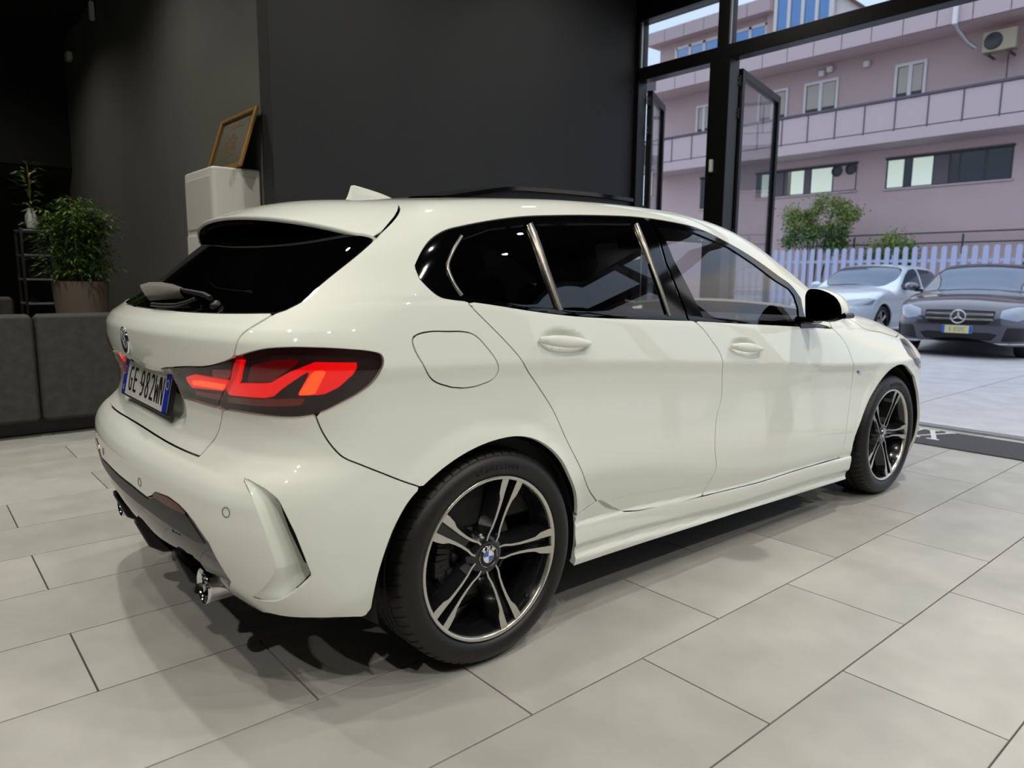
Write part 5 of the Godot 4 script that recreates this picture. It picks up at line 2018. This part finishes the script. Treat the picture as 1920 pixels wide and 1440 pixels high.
func make_rack() -> void:
	# chrome and glass display rack with small things, far behind the sofas
	var z := -6.0
	var a := on_plane(38, 427, 2, z)
	var b := on_plane(66, 424, 2, z)
	var x0 := a.x
	var x1 := b.x + .12
	var top := a.y
	var t := thing("display_rack", "tall chrome display rack beside the bamboo planter", "rack", Vector3((x0 + x1) * .5, 0, z))
	var w := x1 - x0
	for s in [-1.0, 1.0]:
		for d in [0.0, -.4]:
			var g := Geo.new()
			g.box(Vector3(w * .5 * s, top * .5, d), Vector3(.025, top, .025), .003)
			part("post", g, M.chrome_dark, t)
	for i in 7:
		var g := Geo.new()
		g.box(Vector3(0, .12 + i * (top - .14) / 6.0, -.2), Vector3(w + .02, .016, .42), .003)
		part("shelf", g, M.alu, t)
	var g := Geo.new()
	g.box(Vector3(.05, top * .55, -.36), Vector3(w - .06, top * .8, .01))
	part("back_panel", g, M.wall_black, t)
	# white vase with a few leaves on top
	var v := thing("vase", "small white vase with sprigs standing on the chrome rack", "vase", Vector3((x0 + x1) * .5 + .0, top + .012, z - .2))
	g = Geo.new()
	g.lathe(PackedVector2Array([Vector2(0, 0), Vector2(.04, 0), Vector2(.055, .05), Vector2(.05, .12), Vector2(.025, .17), Vector2(.03, .19)]), 24)
	part("vase_body", g, M.white_plastic, v)
	var rng := RandomNumberGenerator.new()
	rng.seed = 3
	var lg := Geo.new()
	for i in 60:
		var an := rng.randf() * TAU
		var p := Vector3(cos(an) * .08 * rng.randf(), .2 + rng.randf() * .42, sin(an) * .08 * rng.randf())
		leaf_geo(lg, p, Vector3(cos(an), rng.randf_range(-.2, .6), sin(an)).normalized(), Vector3.UP, .14, .026)
	part("sprigs", lg, M.leaf2, v).set_meta("kind", "stuff")
	g = Geo.new()
	g.tube([Vector3(0, .15, 0), Vector3(.01, .4, 0), Vector3(0, .6, .01)], .006, 6)
	part("stem", g, M.cane, v)

func make_fixtures() -> void:
	# two small white fittings high on the side wall
	var p := on_plane(129, 106, 0, CORNER - .04)
	var g := Geo.new()
	g.box(p, Vector3(.08, .12, .16), .02)
	single("wall_sensor", g, M.white_plastic, "small white box high on the wall, in the dark above the bamboo", "sensor")
	p = on_plane(172, 20, 0, CORNER - .04)
	g = Geo.new()
	g.box(p, Vector3(.06, .22, .07), .015)
	single("wall_lamp_box", g, M.white_plastic, "narrow white fitting close under the ceiling on the side wall", "fitting")
# ---------------------------------------------------------------- the courtyard and the building opposite
const FX := 24.5           # plane of the facade
const BX := 23.2           # plane of the balcony fronts

func make_outside() -> void:
	make_paving()
	make_fence()
	make_building()
	make_bushes()
	make_railing()
	make_parked_hatch()
	make_parked_saloon()

func make_paving() -> void:
	var g := Geo.new()
	g.box(Vector3(17.5, -.06, -6.0), Vector3(25.2, .08, 50.0))
	var base := struct("ground", g, M.joint, "pale concrete paving of the courtyard")
	var rows := [-28.0, -18.0, -10.15, -5.15, -.15, 2.35, 6.0, 12.0, 19.0]
	var cols := [4.91, 10.9, 17.0, 23.0]
	for i in rows.size() - 1:
		for j in cols.size() - 1:
			var s := Geo.new()
			s.box(Vector3((cols[j] + cols[j + 1]) * .5, -.013, (rows[i] + rows[i + 1]) * .5), Vector3(cols[j + 1] - cols[j] - .012, .02, rows[i + 1] - rows[i] - .012), .003)
			part("paving_slab", s, M.paving, base)

func make_fence() -> void:
	var t := thing("picket_fence", "pale blue picket fence with rounded tops behind the parked cars", "fence", Vector3(21.8, 0, -8))
	var pitch := .262
	var picket := Geo.new()
	var hw := .072
	var H := 2.14
	var poly := PackedVector2Array([Vector2(-hw, 0.03), Vector2(hw, 0.03), Vector2(hw, H - .07)])
	for k in 7:
		var a := PI * k / 6.0
		poly.append(Vector2(cos(a) * hw, H - .07 + sin(a) * .07))
	poly.append(Vector2(-hw, H - .07))
	picket.extrude(poly, Vector3(-.012, 0, 0), Vector3(0, 0, 1), Vector3(0, 1, 0), Vector3(-1, 0, 0), .024, .003)
	var pm := picket.mesh()
	var n := 44
	for i in n:
		var o := MeshInstance3D.new()
		o.name = "picket"
		o.mesh = pm
		o.material_override = M.picket
		o.position = Vector3(0, 0, -4.6 + i * pitch)
		t.add_child(o, true)
	for y in [.55, 1.72]:
		var g := Geo.new()
		g.box(Vector3(.035, y, 1.05), Vector3(.04, .09, 11.6), .004)
		part("fence_rail", g, M.picket, t)
	for i in 7:
		var g := Geo.new()
		g.box(Vector3(.10, .95, -4.5 + i * 1.85), Vector3(.09, 1.9, .09), .005)
		part("fence_post", g, M.picket, t)

func wbox(parent: Node, called: String, x: float, z0: float, z1: float, y0: float, y1: float, d: float, m: Material, bevel := 0.0) -> MeshInstance3D:
	# a box whose front (towards -x) lies at x and which goes back by d
	var g := Geo.new()
	g.box(Vector3(x + d * .5, (y0 + y1) * .5, (z0 + z1) * .5), Vector3(d, y1 - y0, z1 - z0), bevel)
	return part(called, g, m, parent)

func make_building() -> void:
	var t := thing("building", "mauve grey building with a panelled balcony across the courtyard", "building", Vector3.ZERO)
	var z0 := -18.6
	var z1 := 3.4
	wbox(t, "lower_wall", FX, z0, z1, 0, 5.6, .4, M.facade)
	wbox(t, "upper_wall", FX, z0, z1, 5.6, 9.0, .4, M.facade)
	wbox(t, "balcony_slab", BX, z0 + .6, z1, 5.48, 5.84, FX - BX, M.facade_panel, .01)
	# balustrade panels with open joints
	var pitch := .957
	var zj := -11.62 - pitch * 6.0
	var k := 0
	while zj < z1 - .5:
		wbox(t, "balcony_panel", BX + .01, maxf(zj + .018, z0 + .6), zj + pitch - .018, 5.87, 6.72, .05, M.facade_panel, .004)
		wbox(t, "baluster", BX - .012, zj - .012, zj + .012, 5.80, 6.72, .03, M.facade_joint)
		zj += pitch
	wbox(t, "panel_backing", BX + .07, z0 + .6, z1, 5.84, 6.70, .02, M.facade_joint)
	wbox(t, "handrail", BX - .03, z0 + .6, z1, 6.74, 6.82, .12, M.facade_joint, .01)
	# canopy above the balcony
	wbox(t, "canopy_soffit", BX + .04, z0 - .2, z1, 8.66, 8.76, FX - BX + 1.0, M.facade)
	zj = -12.55 - pitch * 5.0
	while zj < z1 - .5:
		wbox(t, "canopy_panel", BX, zj + .012, zj + pitch - .012, 8.65, 9.55, .05, M.facade_panel, .004)
		zj += pitch
	wbox(t, "canopy_backing", BX + .05, z0 - .2, z1, 8.66, 9.53, .06, M.facade_joint)
	wbox(t, "terrace", BX + .1, z0 - .2, z1, 8.77, 8.9, 6.0, M.facade)
	# windows of the floor with the balcony: white frames, blinds half down
	for q in [[-11.56, -10.30], [-8.43, -7.45], [-13.4, -12.18], [-16.2, -15.45]]:
		tall_window(t, q[0], q[1], 6.0, 8.15)
	# low strip windows of the ground floor
	strip_window(t, -13.3, -9.45, 4.23, 5.16, [[-13.3, -12.55, "dark"], [-12.50, -12.16, "slat"], [-12.10, -11.85, "slat"], [-13.05, -12.5, "lit"], [-11.98, -11.36, "lit"], [-11.32, -11.10, "slat"], [-11.06, -10.30, "lit"], [-10.25, -9.47, "wall"]])
	strip_window(t, -8.46, -4.82, 4.18, 5.16, [[-8.40, -7.90, "lit"], [-7.86, -7.66, "dark"], [-7.62, -7.02, "lit"], [-6.98, -6.55, "slat"], [-6.48, -6.26, "dark"], [-6.20, -5.56, "dark"], [-5.48, -4.86, "dark"]])
	strip_window(t, -15.85, -15.40, 4.0, 5.24, [[-15.80, -15.45, "dark"]])
	strip_window(t, -3.6, 0.4, 4.18, 5.16, [[-3.55, -2.7, "dark"], [-2.6, -1.7, "slat"], [-1.6, -.6, "dark"], [-.5, .35, "dark"]])
	# a stain-grey joint down the upper wall, two fittings under the canopy
	wbox(t, "wall_joint", FX - .006, -5.24, -5.21, 6.9, 7.9, .01, M.facade_joint)
	for q in [[1541, 138], [1556, 130], [1625, 120]]:
		var p := on_plane(q[0], q[1], 0, FX - .1)
		var g := Geo.new()
		g.box(p, Vector3(.16, .22, .22), .04)
		part("wall_fitting", g, M.white_frame, t)
	# extractor openings beside the strip window
	for q in [[1570, 321], [1596, 317]]:
		var p := on_plane(q[0], q[1], 0, FX - .02)
		var g := Geo.new()
		g.lathe(PackedVector2Array([Vector2(.19, 0), Vector2(.19, .05), Vector2(.15, .055), Vector2(.14, .02), Vector2(0, .02)]), 20, Transform3D(Basis(Vector3(0, 0, 1), Vector3(-1, 0, 0), Vector3(0, -1, 0)), p))
		part("extractor", g, M.win_dark, t)
	make_penthouse(t)
	# outdoor unit hung under the canopy, with its white pipe cover
	var a := on_plane(1842, 65, 0, 23.75)
	var b := on_plane(1905, 88, 0, 23.75)
	var u := thing("outdoor_unit", "beige outdoor air conditioning unit hung under the canopy", "appliance", Vector3(23.75, b.y, (a.z + b.z) * .5))
	var w := b.z - a.z
	var h := .60
	var g := Geo.new()
	g.box(Vector3(.16, h * .5, 0), Vector3(.32, h, w), .03)
	part("casing", g, M.ac_out, u)
	g = Geo.new()
	g.lathe(PackedVector2Array([Vector2(.24, 0), Vector2(.24, .014), Vector2(.225, .018), Vector2(.215, .006), Vector2(0, .006)]), 28, Transform3D(Basis(Vector3(0, 0, 1), Vector3(-1, 0, 0), Vector3(0, -1, 0)), Vector3(0, h * .5, -w * .16)))
	part("fan_grille", g, M.win_dark, u)
	for s in [-1.0, 1.0]:
		g = Geo.new()
		g.box(Vector3(.32, -.06, w * .3 * s), Vector3(.6, .06, .06), .01)
		part("bracket", g, M.rail_dark, u)
	var pipe := Geo.new()
	var p0 := on_plane(1793, 7, 0, BX - .07)
	var p1 := on_plane(1790, 46, 0, BX - .07)
	p0.z = p1.z
	pipe.box((p0 + p1) * .5, Vector3(.12, p0.y - p1.y, .14), .02)
	var po := single("pipe_cover", pipe, M.white_frame, "white pipe cover running down the canopy edge to the outdoor unit", "pipe")
	pipe = Geo.new()
	pipe.tube([p1 + Vector3(.02, .02, 0), p1 + Vector3(.1, -.12, .05), Vector3(23.5, b.y + .34, a.z - .30), Vector3(23.6, b.y + .16, a.z - .10)], .06, 8)
	part("pipe_elbow", pipe, M.alu, po)

func tall_window(t: Node, z0: float, z1: float, y0: float, y1: float) -> void:
	var f := wbox(t, "window", FX - .012, z0 + .07, z1 - .07, y0, y1 - .07, .01, M.win_glass)
	var zm := (z0 + z1) * .5
	for q in [[z0, z0 + .09, y0, y1], [z1 - .09, z1, y0, y1], [z0 + .09, z1 - .09, y1 - .10, y1], [zm - .06, zm + .06, y0, y1 - .1]]:
		wbox(f, "window_frame", FX - .06, q[0], q[1], q[2], q[3], .06, M.white_frame, .006)
	for q in [[z0 + .12, zm - .07], [zm + .07, z1 - .12]]:
		wbox(f, "blind", FX - .03, q[0], q[1], y0 + 1.22, y1 - .12, .012, M.blind)

func strip_window(t: Node, z0: float, z1: float, y0: float, y1: float, cells: Array) -> void:
	var f := wbox(t, "strip_window", FX - .015, z0, z1, y0, y1, .012, M.win_dark)
	for q in [[z0 - .03, z1 + .03, y1 - .03, y1 + .04], [z0 - .05, z1 + .05, y0 - .05, y0 + .01]]:
		wbox(f, "window_frame", FX - .06, q[0], q[1], q[2], q[3], .05, M.win_dark if q[2] > 4.5 else M.facade_panel, .005)
	for c in cells:
		var m: Material = {"lit": M.win_lit, "dark": M.win_glass, "slat": M.shutter, "wall": M.facade}[c[2]]
		wbox(f, "pane", FX - (.03 if c[2] != "dark" else .022), c[0], c[1], y0 + .04, y1 - .06, .012, m)

func make_penthouse(t: Node) -> void:
	var X := 25.0
	wbox(t, "penthouse_wall", X + .5, -19.0, -13.6, 8.9, 11.4, .3, M.facade)
	zfascia(t, X, -19.4, -13.45)
	# blue sky mirrored in a row of panes between white frames
	var z := -18.05
	for i in 6:
		var f := wbox(t, "penthouse_window", X + .47, z, z + .60, 9.6, 10.93, .02, M.sky_glass)
		wbox(f, "window_frame", X + .44, z - .11, z + .01, 9.5, 11.02, .06, M.white_frame)
		z += .715
	wbox(t, "window_frame", X + .44, z - .11, z + .01, 9.5, 11.02, .06, M.white_frame)
	wbox(t, "window_head", X + .44, -18.1, z, 10.92, 11.04, .06, M.white_frame)
	# taller glazed part to the right
	var a := on_plane(1452, 30, 0, X).z
	var b := on_plane(1556, 30, 0, X).z
	var w := (b - a) / 4.0
	wbox(t, "stair_wall", X + .35, a - .5, a, 8.9, 12.6, .3, M.facade)
	for i in 4:
		var f := wbox(t, "glazing", X + .12, a + w * i + .05, a + w * (i + 1) - .05, 9.0, 13.0, .02, M.sky_glass)
		wbox(f, "window_frame", X + .06, a + w * i - .06, a + w * i + .06, 8.9, 13.1, .08, M.white_frame)
	wbox(t, "window_frame", X + .06, b - .08, b + .10, 8.9, 13.1, .08, M.white_frame)
	var f2 := wbox(t, "glazing_head", X + .05, a - .06, b + .1, 13.0, 13.2, .1, M.white_frame)
	# gable wall with a sloping verge
	var g := Geo.new()
	var zr := on_plane(1622, 20, 0, X + .2).z
	var yr := on_plane(1622, 20, 0, X + .2).y
	var zt := on_plane(1585, -4, 0, X + .2).z
	var yt := on_plane(1585, -4, 0, X + .2).y
	g.extrude(PackedVector2Array([Vector2(b, 8.9), Vector2(zr + .3, 8.9), Vector2(zr + .3, yr - .2), Vector2(zt, yt), Vector2(b, yt + (yt - yr) / (zr - zt) * (zt - b))]), Vector3(X + .2, 0, 0), Vector3(0, 0, 1), Vector3(0, 1, 0), Vector3(-1, 0, 0), .3)
	part("gable_wall", g, M.white_frame, t)
	g = Geo.new()
	var sl := (yt - yr) / (zr - zt)
	g.extrude(PackedVector2Array([Vector2(zr + .5, yr - sl * .5), Vector2(zr + .5, yr - sl * .5 + .14), Vector2(b - .3, yr + sl * (zr - b + .3) + .14), Vector2(b - .3, yr + sl * (zr - b + .3))]), Vector3(X + .05, 0, 0), Vector3(0, 0, 1), Vector3(0, 1, 0), Vector3(-1, 0, 0), .5)
	part("verge", g, M.roof_tile, t)

func zfascia(t: Node, X: float, z0: float, z1: float) -> void:
	var n := 6
	var w := (z1 - z0) / n
	for i in n:
		wbox(t, "fascia_panel", X, z0 + w * i + .012, z0 + w * (i + 1) - .012, 11.27, 11.78, .05, M.facade_panel, .004)
	wbox(t, "fascia_core", X + .05, z0, z1, 11.28, 11.77, 1.4, M.facade)

func make_bushes() -> void:
	for q in [[22.75, -9.85, 2.15, 3.62, 1.30, .75, "loose green shrub rising above the picket fence", 900], [22.7, -7.35, 1.5, 2.42, .75, .5, "low clipped green bush just topping the picket fence", 420]]:
		var t := thing("shrub", q[6], "shrub", Vector3(q[0], 0, q[1]))
		var rng := RandomNumberGenerator.new()
		rng.seed = int(q[7])
		var gs := [Geo.new(), Geo.new(), Geo.new()]
		var rad: float = q[4]
		var cy: float = (q[2] + q[3]) * .5
		var hy: float = (q[3] - q[2]) * .62
		var tufts := []
		for i in 40:
			var a := rng.randf() * TAU
			var r := sqrt(rng.randf())
			tufts.append([Vector3(cos(a) * r * q[5] * .7, cy + rng.randf_range(-1.0, 1.0) * hy * sqrt(1.0 - r * r * .7), sin(a) * r * rad), rng.randf_range(.22, .42)])
		for i in int(q[7]) * 9:
			var tf = tufts[rng.randi() % tufts.size()]
			var d := Vector3(rng.randfn(), rng.randfn(), rng.randfn()).normalized()
			var p: Vector3 = tf[0] + d * tf[1] * pow(rng.randf(), .5)
			if rng.randf() < .06: p += d * rng.randf() * .35
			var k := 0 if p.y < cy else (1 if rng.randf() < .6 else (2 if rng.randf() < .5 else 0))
			leaf_geo(gs[k], p, Vector3(rng.randfn(), rng.randfn(), rng.randfn()).normalized(), d, rng.randf_range(.08, .14), rng.randf_range(.04, .06))
		for k in 3:
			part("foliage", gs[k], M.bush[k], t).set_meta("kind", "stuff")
		for i in 5:
			var tf = tufts[i * 3]
			var g := Geo.new()
			g.tube([Vector3(rng.randf_range(-.1, .1), 0, rng.randf_range(-.1, .1)), Vector3(tf[0].x * .3, cy * .55, tf[0].z * .3), tf[0]], .045, 7, true, .012)
			part("branch", g, M.bark, t)

func make_railing() -> void:
	var t := thing("railing", "dark metal railing along the foot of the mauve building", "railing", Vector3(24.2, 0, -5))
	for y in [2.34, 2.66]:
		var g := Geo.new()
		g.box(Vector3(0, y, 0), Vector3(.045, .045, 12.0), .008)
		part("rail", g, M.rail_dark, t)
	for i in 8:
		var g := Geo.new()
		g.box(Vector3(0, 1.30, -5.9 + i * 1.68), Vector3(.05, 2.6, .05), .006)
		part("post", g, M.rail_dark, t)
# ---------------------------------------------------------------- the two cars parked outside
func parked_wheel(parent: Node, at: Vector3, r: float, s: float) -> void:
	var toz := Transform3D(Basis(Vector3(1, 0, 0), Vector3(0, 0, 1), Vector3(0, -1, 0)), Vector3.ZERO)
	var g := Geo.new()
	g.lathe(PackedVector2Array([Vector2(r * .70, -.02), Vector2(r * .74, .004), Vector2(r * .88, .008), Vector2(r * .96, -.01), Vector2(r, -.04), Vector2(r, -.18), Vector2(r * .92, -.21), Vector2(r * .7, -.21)]), 36, toz)
	if s < 0.0: g = g.mirrored()
	var w := part("wheel", g, M.rubber, parent)
	w.position = at
	g = Geo.new()
	g.lathe(PackedVector2Array([Vector2(r * .71, -.004), Vector2(r * .66, -.006), Vector2(r * .64, -.05), Vector2(0, -.07)]), 36, toz)
	if s < 0.0: g = g.mirrored()
	part("rim", g, M.rim_dark, w)
	for i in 5:
		g = Geo.new()
		for d in [-.09, .09]:
			var a: float = TAU * i / 5.0 + d
			g.box(Vector3(cos(a) * r * .36, sin(a) * r * .36, -.016), Vector3(r * .64, .028, .02), .004, Basis(Vector3(0, 0, 1), a))
		if s < 0.0: g = g.mirrored()
		part("spoke", g, M.rim_bright, w)

func car_mirror(parent: Node, at: Vector3, m: Material, s: float) -> void:
	var rows := []
	for st in [[-.05, .55], [-.045, .9], [.0, 1.0], [.05, .88], [.085, .6], [.10, .1]]:
		var row := PackedVector3Array()
		for k in 16:
			var a := TAU * k / 16.0
			row.append(at + Vector3(st[0], sin(a) * .075 * st[1], cos(a) * .115 * st[1]))
		rows.append(row)
	var g := Geo.new()
	g.grid(rows, false, true, true)
	var o := part("door_mirror", g, m, parent)
	g = Geo.new()
	g.box(at + Vector3(0, -.06, -.09 * s), Vector3(.07, .05, .12), .015)
	part("mirror_arm", g, M.satin_black, o)

func parked_body(t: Node, tab: Dictionary, axle: float, wheel_r: float, paint: Material, pol: Dictionary) -> Grid:
	var sh := Shape.new()
	sh.set_tables(tab)
	sh.x_front = axle + .25
	sh.arches = [Vector3(0, wheel_r, wheel_r + .03), Vector3(axle, wheel_r, wheel_r + .03)]
	sh.kf = pol.get("kf", .16)
	var g := Grid.new()
	g.build(sh, .04, 4.0, 1.1, 1.5)
	var circle := func(x: float) -> PackedVector2Array:
		var o := PackedVector2Array()
		for i in 25:
			var a := PI * i / 24.0
			o.append(Vector2(x + cos(a) * (wheel_r + .045), wheel_r + sin(a) * (wheel_r + .045)))
		o.append(Vector2(x - wheel_r - .045, -.2)); o.append(Vector2(x + wheel_r + .045, -.2))
		return o
	var d_arch := Grid.either(g.dist(circle.call(0.0)), g.dist(circle.call(axle)))
	var d_body := PackedFloat32Array()
	d_body.resize(g.P.size())
	for i in d_body.size(): d_body[i] = maxf(.19 - g.P[i].y, -d_arch[i])
	for key in pol:
		if key == "kf": continue
		for q in pol[key]:
			var d := g.dist(q[0], q[1])
			d_body = Grid.minus(d_body, d)
			_both(g.cut(Grid.minus(d, d_arch), .002, q[3], .02), key, q[2], t, q[4])
	_both(g.cut(d_body, 0.0, 0.0, .02), "body_shell", paint, t, true)
	for x in [0.0, axle]:
		for s in [1.0, -1.0]:
			var a := Geo.new()
			var rows := []
			for i in 17:
				var an := PI * i / 16.0 * 1.1 - .05 * PI
				var row := PackedVector3Array()
				for z in [.84, .55]: row.append(Vector3(x + cos(an) * (wheel_r + .05), wheel_r + sin(an) * (wheel_r + .05), z))
				rows.append(row)
			a.grid(rows)
			if s < 0.0: a = a.mirrored()
			part("wheel_arch_liner", a, M.liner, t)
			parked_wheel(t, Vector3(x, wheel_r, .87 * s), wheel_r, s)
	var u := Geo.new()
	u.box(Vector3(axle * .5, .27, 0), Vector3(axle + .9, .10, 1.5), .02)
	part("underbody", u, M.liner, t)
	return g

func pv(a: Array) -> PackedVector2Array:
	var o := PackedVector2Array()
	for i in range(0, a.size(), 2): o.append(Vector2(a[i], a[i + 1]))
	return o

func make_parked_hatch() -> void:
	# front left wheel stands where the photograph shows it; the nose points towards the showroom
	var h := Vector3(-1.0, 0, -.01).normalized()
	var yaw := atan2(-h.z, h.x)
	var t := thing("parked_hatchback", "silvery white hatchback parked in front of the picket fence", "car")
	t.rotation.y = yaw
	var wheel := on_plane(1651, 634, 1, 0.0)
	var b := Basis(Vector3.UP, yaw)
	t.position = wheel - b * Vector3(2.63, 0, -.87)
	var tab := hatch_tables()
	tab.erase("ysl"); tab.erase("sill")
	tab["Wp"] = [-.80,.82,-.5,.87,0,.895,1.3,.895,2.6,.897,3.0,.885,3.2,.84,3.45,.72]
	tab["yc"] = [-.8,.88,3.4,.84]
	tab["yb"] = [-.8,.99,0,.985,2,.95,3,.93]
	tab["T0"] = [-.75,1.2,-.6,1.36,-.4,1.42,0,1.46,.5,1.485,1.0,1.485,1.3,1.455,1.55,1.37,1.9,1.16,2.1,1.05,2.2,1.02,2.6,.985,3.0,.91,3.2,.84,3.32,.74,3.5,.5]
	tab["F0"] = [.12,3.38,.2,3.42,.35,3.47,.5,3.48,.65,3.46,.75,3.41,.85,3.25,.95,3.0]
	var pol := {
		"side_window": [[rounded(pv([-.38,1.03, -.22,1.27, .1,1.36, .72,1.385, .80,.985, 0,1.0]), .04), false, M.car_glass, .003, false], [rounded(pv([.86,.98, .80,1.385, 1.15,1.36, 1.45,1.24, 1.83,1.02, 1.84,.965]), .04), false, M.car_glass, .003, false]],
		"windscreen": [[pv([1.48,1.31, 1.75,1.17, 2.02,1.03, 2.12,1.0, 2.16,1.02, 2.16,1.6, 1.36,1.6, 1.36,1.365]), false, M.car_glass, .003, true]],
		"headlamp": [[rounded(pv([.42,.66, .44,.74, .78,.79, .86,.76, .84,.66, .6,.63]), .02), true, M.headlamp, .004, false]],
		"grille": [[pv([-.4,.66, .40,.66, .42,.725, -.42,.73]), true, M.satin_black, .008, true], [pv([-.6,.28, .6,.28, .55,.42, -.6,.42]), true, M.satin_black, .01, true]],
	}
	parked_body(t, tab, 2.63, .32, M.silver_paint, pol)
	for s in [1.0, -1.0]: car_mirror(t, Vector3(1.72, 1.03, 1.0 * s), M.silver_paint, s)

func make_parked_saloon() -> void:
	var wheel := on_plane(1697, 656, 1, 0.0)
	var ray := Vector3(pix(1787, 600).x, 0, pix(1787, 600).z).normalized()
	var h := (-ray).rotated(Vector3.UP, deg_to_rad(-9.0))
	var yaw := atan2(-h.z, h.x)
	var b := Basis(Vector3.UP, yaw)
	var t := thing("parked_saloon", "dark grey saloon with a two-bar chrome grille parked facing the showroom", "car")
	t.rotation.y = yaw
	t.position = wheel - b * Vector3(2.84, 0, .83)
	var tab := hatch_tables()
	tab.erase("ysl"); tab.erase("sill")
	tab["Wp"] = [-.9,.80,-.5,.87,0,.895,1.3,.89,2.7,.90,3.1,.89,3.35,.84,3.6,.72]
	tab["yc"] = [-.8,.90,3.4,.80]
	tab["yb"] = [-.8,1.0,0,.98,2,.93,3,.88]
	tab["T0"] = [-1.0,1.02,-.5,1.10,-.2,1.25,.2,1.40,.6,1.44,1.1,1.435,1.4,1.38,1.75,1.20,2.05,1.04,2.15,1.0,2.4,.985,2.9,.93,3.3,.86,3.5,.78,3.6,.68,3.75,.5]
	tab["Tc"] = [-.5,.12,0,.10,1.1,.11,1.4,.14,2.0,.18,2.2,.10,3.2,.12]
	tab["R0"] = [.12,-.9,.5,-1.0,.9,-1.0,1.05,-.95,1.3,-.2]
	tab["F0"] = [.12,3.52,.2,3.58,.35,3.64,.5,3.66,.65,3.64,.75,3.60,.85,3.45,.95,3.0]
	tab["fb"] = [.2,.22,.8,.26]
	tab["fb4"] = [.2,.22,.8,.30]
	var pol := {
		"kf": .14,
		"side_window": [[rounded(pv([.0,1.0, .15,1.22, .5,1.36, .95,1.37, 1.25,1.33, 1.85,1.0, 1.86,.95]), .04), false, M.car_glass, .003, false]],
		"windscreen": [[pv([1.30,1.365, 1.60,1.22, 1.95,1.03, 2.03,.985, 2.12,.99, 2.12,1.6, 1.26,1.6]), false, M.car_glass, .003, true]],
		"headlamp": [[rounded(pv([.50,.60, .52,.72, .70,.775, .875,.755, .87,.62, .72,.555]), .02), true, M.headlamp, .004, false]],
		"grille": [[rounded(pv([-.5,.50, .36,.50, .44,.58, .45,.70, -.5,.72]), .02), true, M.satin_black, .012, true]],
		"air_intake": [[rounded(pv([-.5,.27, .42,.27, .50,.36, .40,.385, -.5,.385]), .01), true, M.satin_black, .012, true], [rounded(pv([.54,.26, .85,.275, .87,.455, .60,.465]), .03), true, M.satin_black, .012, false]],
		"bumper_lip": [[rounded(pv([-.6,.205, .86,.215, .86,.24, -.6,.235]), .004), true, M.chrome, -.004, true]],
	}
	var g := parked_body(t, tab, 2.84, .325, M.grey_paint, pol)
	for s in [1.0, -1.0]: car_mirror(t, Vector3(1.85, 1.03, 1.0 * s), M.grey_paint, s)
	# grille bars and star
	var sh := g.s
	var bars := Geo.new()
	for y in [.575, .645]:
		for i in 24:
			var z0 := lerpf(-.43, .43, i / 24.0); var z1 := lerpf(-.43, .43, (i + 1) / 24.0)
			if absf((z0 + z1) * .5) < .07: continue
			var zm := (z0 + z1) * .5
			var x := sh.F0.at(y) - sh.fb.at(y) * zm * zm - sh.fb4.at(y) * pow(zm, 4.0)
			bars.box(Vector3(x - .004, y, zm), Vector3(.016, .026, z1 - z0 + .001), .003)
	part("grille_bar", bars, M.chrome, t).set_meta("kind", "stuff")
	var sx := sh.F0.at(.61) + .008
	var star := Geo.new()
	var ring := []
	for i in 33:
		var a := TAU * i / 32.0
		ring.append(Vector3(sx, .61 + sin(a) * .094, cos(a) * .094))
	star.tube(ring, .010, 8, false)
	var so := part("star_badge", star, M.chrome, t, "three-pointed star in a chrome ring, its shine painted white")
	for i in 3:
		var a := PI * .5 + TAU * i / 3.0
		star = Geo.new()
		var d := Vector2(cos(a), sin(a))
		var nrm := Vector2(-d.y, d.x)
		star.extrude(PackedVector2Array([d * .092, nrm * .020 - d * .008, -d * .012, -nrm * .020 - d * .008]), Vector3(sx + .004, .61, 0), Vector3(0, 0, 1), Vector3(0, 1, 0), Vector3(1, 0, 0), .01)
		part("star_point", star, M.white_frame, so)  # plain white stands in for the bright shine of chrome points
	# plate
	var px := sh.F0.at(.42) + .012
	var pl := Geo.new()
	pl.box(Vector3(px, .425, 0), Vector3(.012, .115, .39), .003)
	var po := part("number_plate", pl, M.plate_cream, t)
	for s in [-1.0, 1.0]:
		pl = Geo.new()
		pl.box(Vector3(px + .0065, .425, .175 * s), Vector3(.002, .112, .038))
		part("plate_band", pl, M.plate_blue_light, po)
	var txt := text_geo("X 073FC", .085, .001, "Droid Sans Mono", 500)
	part("plate_text", txt.moved(Transform3D(Basis(Vector3(0, 0, -.58), Vector3(0, 1, 0), Vector3(1, 0, 0)), Vector3(px + .0068, .425, 0))), M.plate_ink2, po)
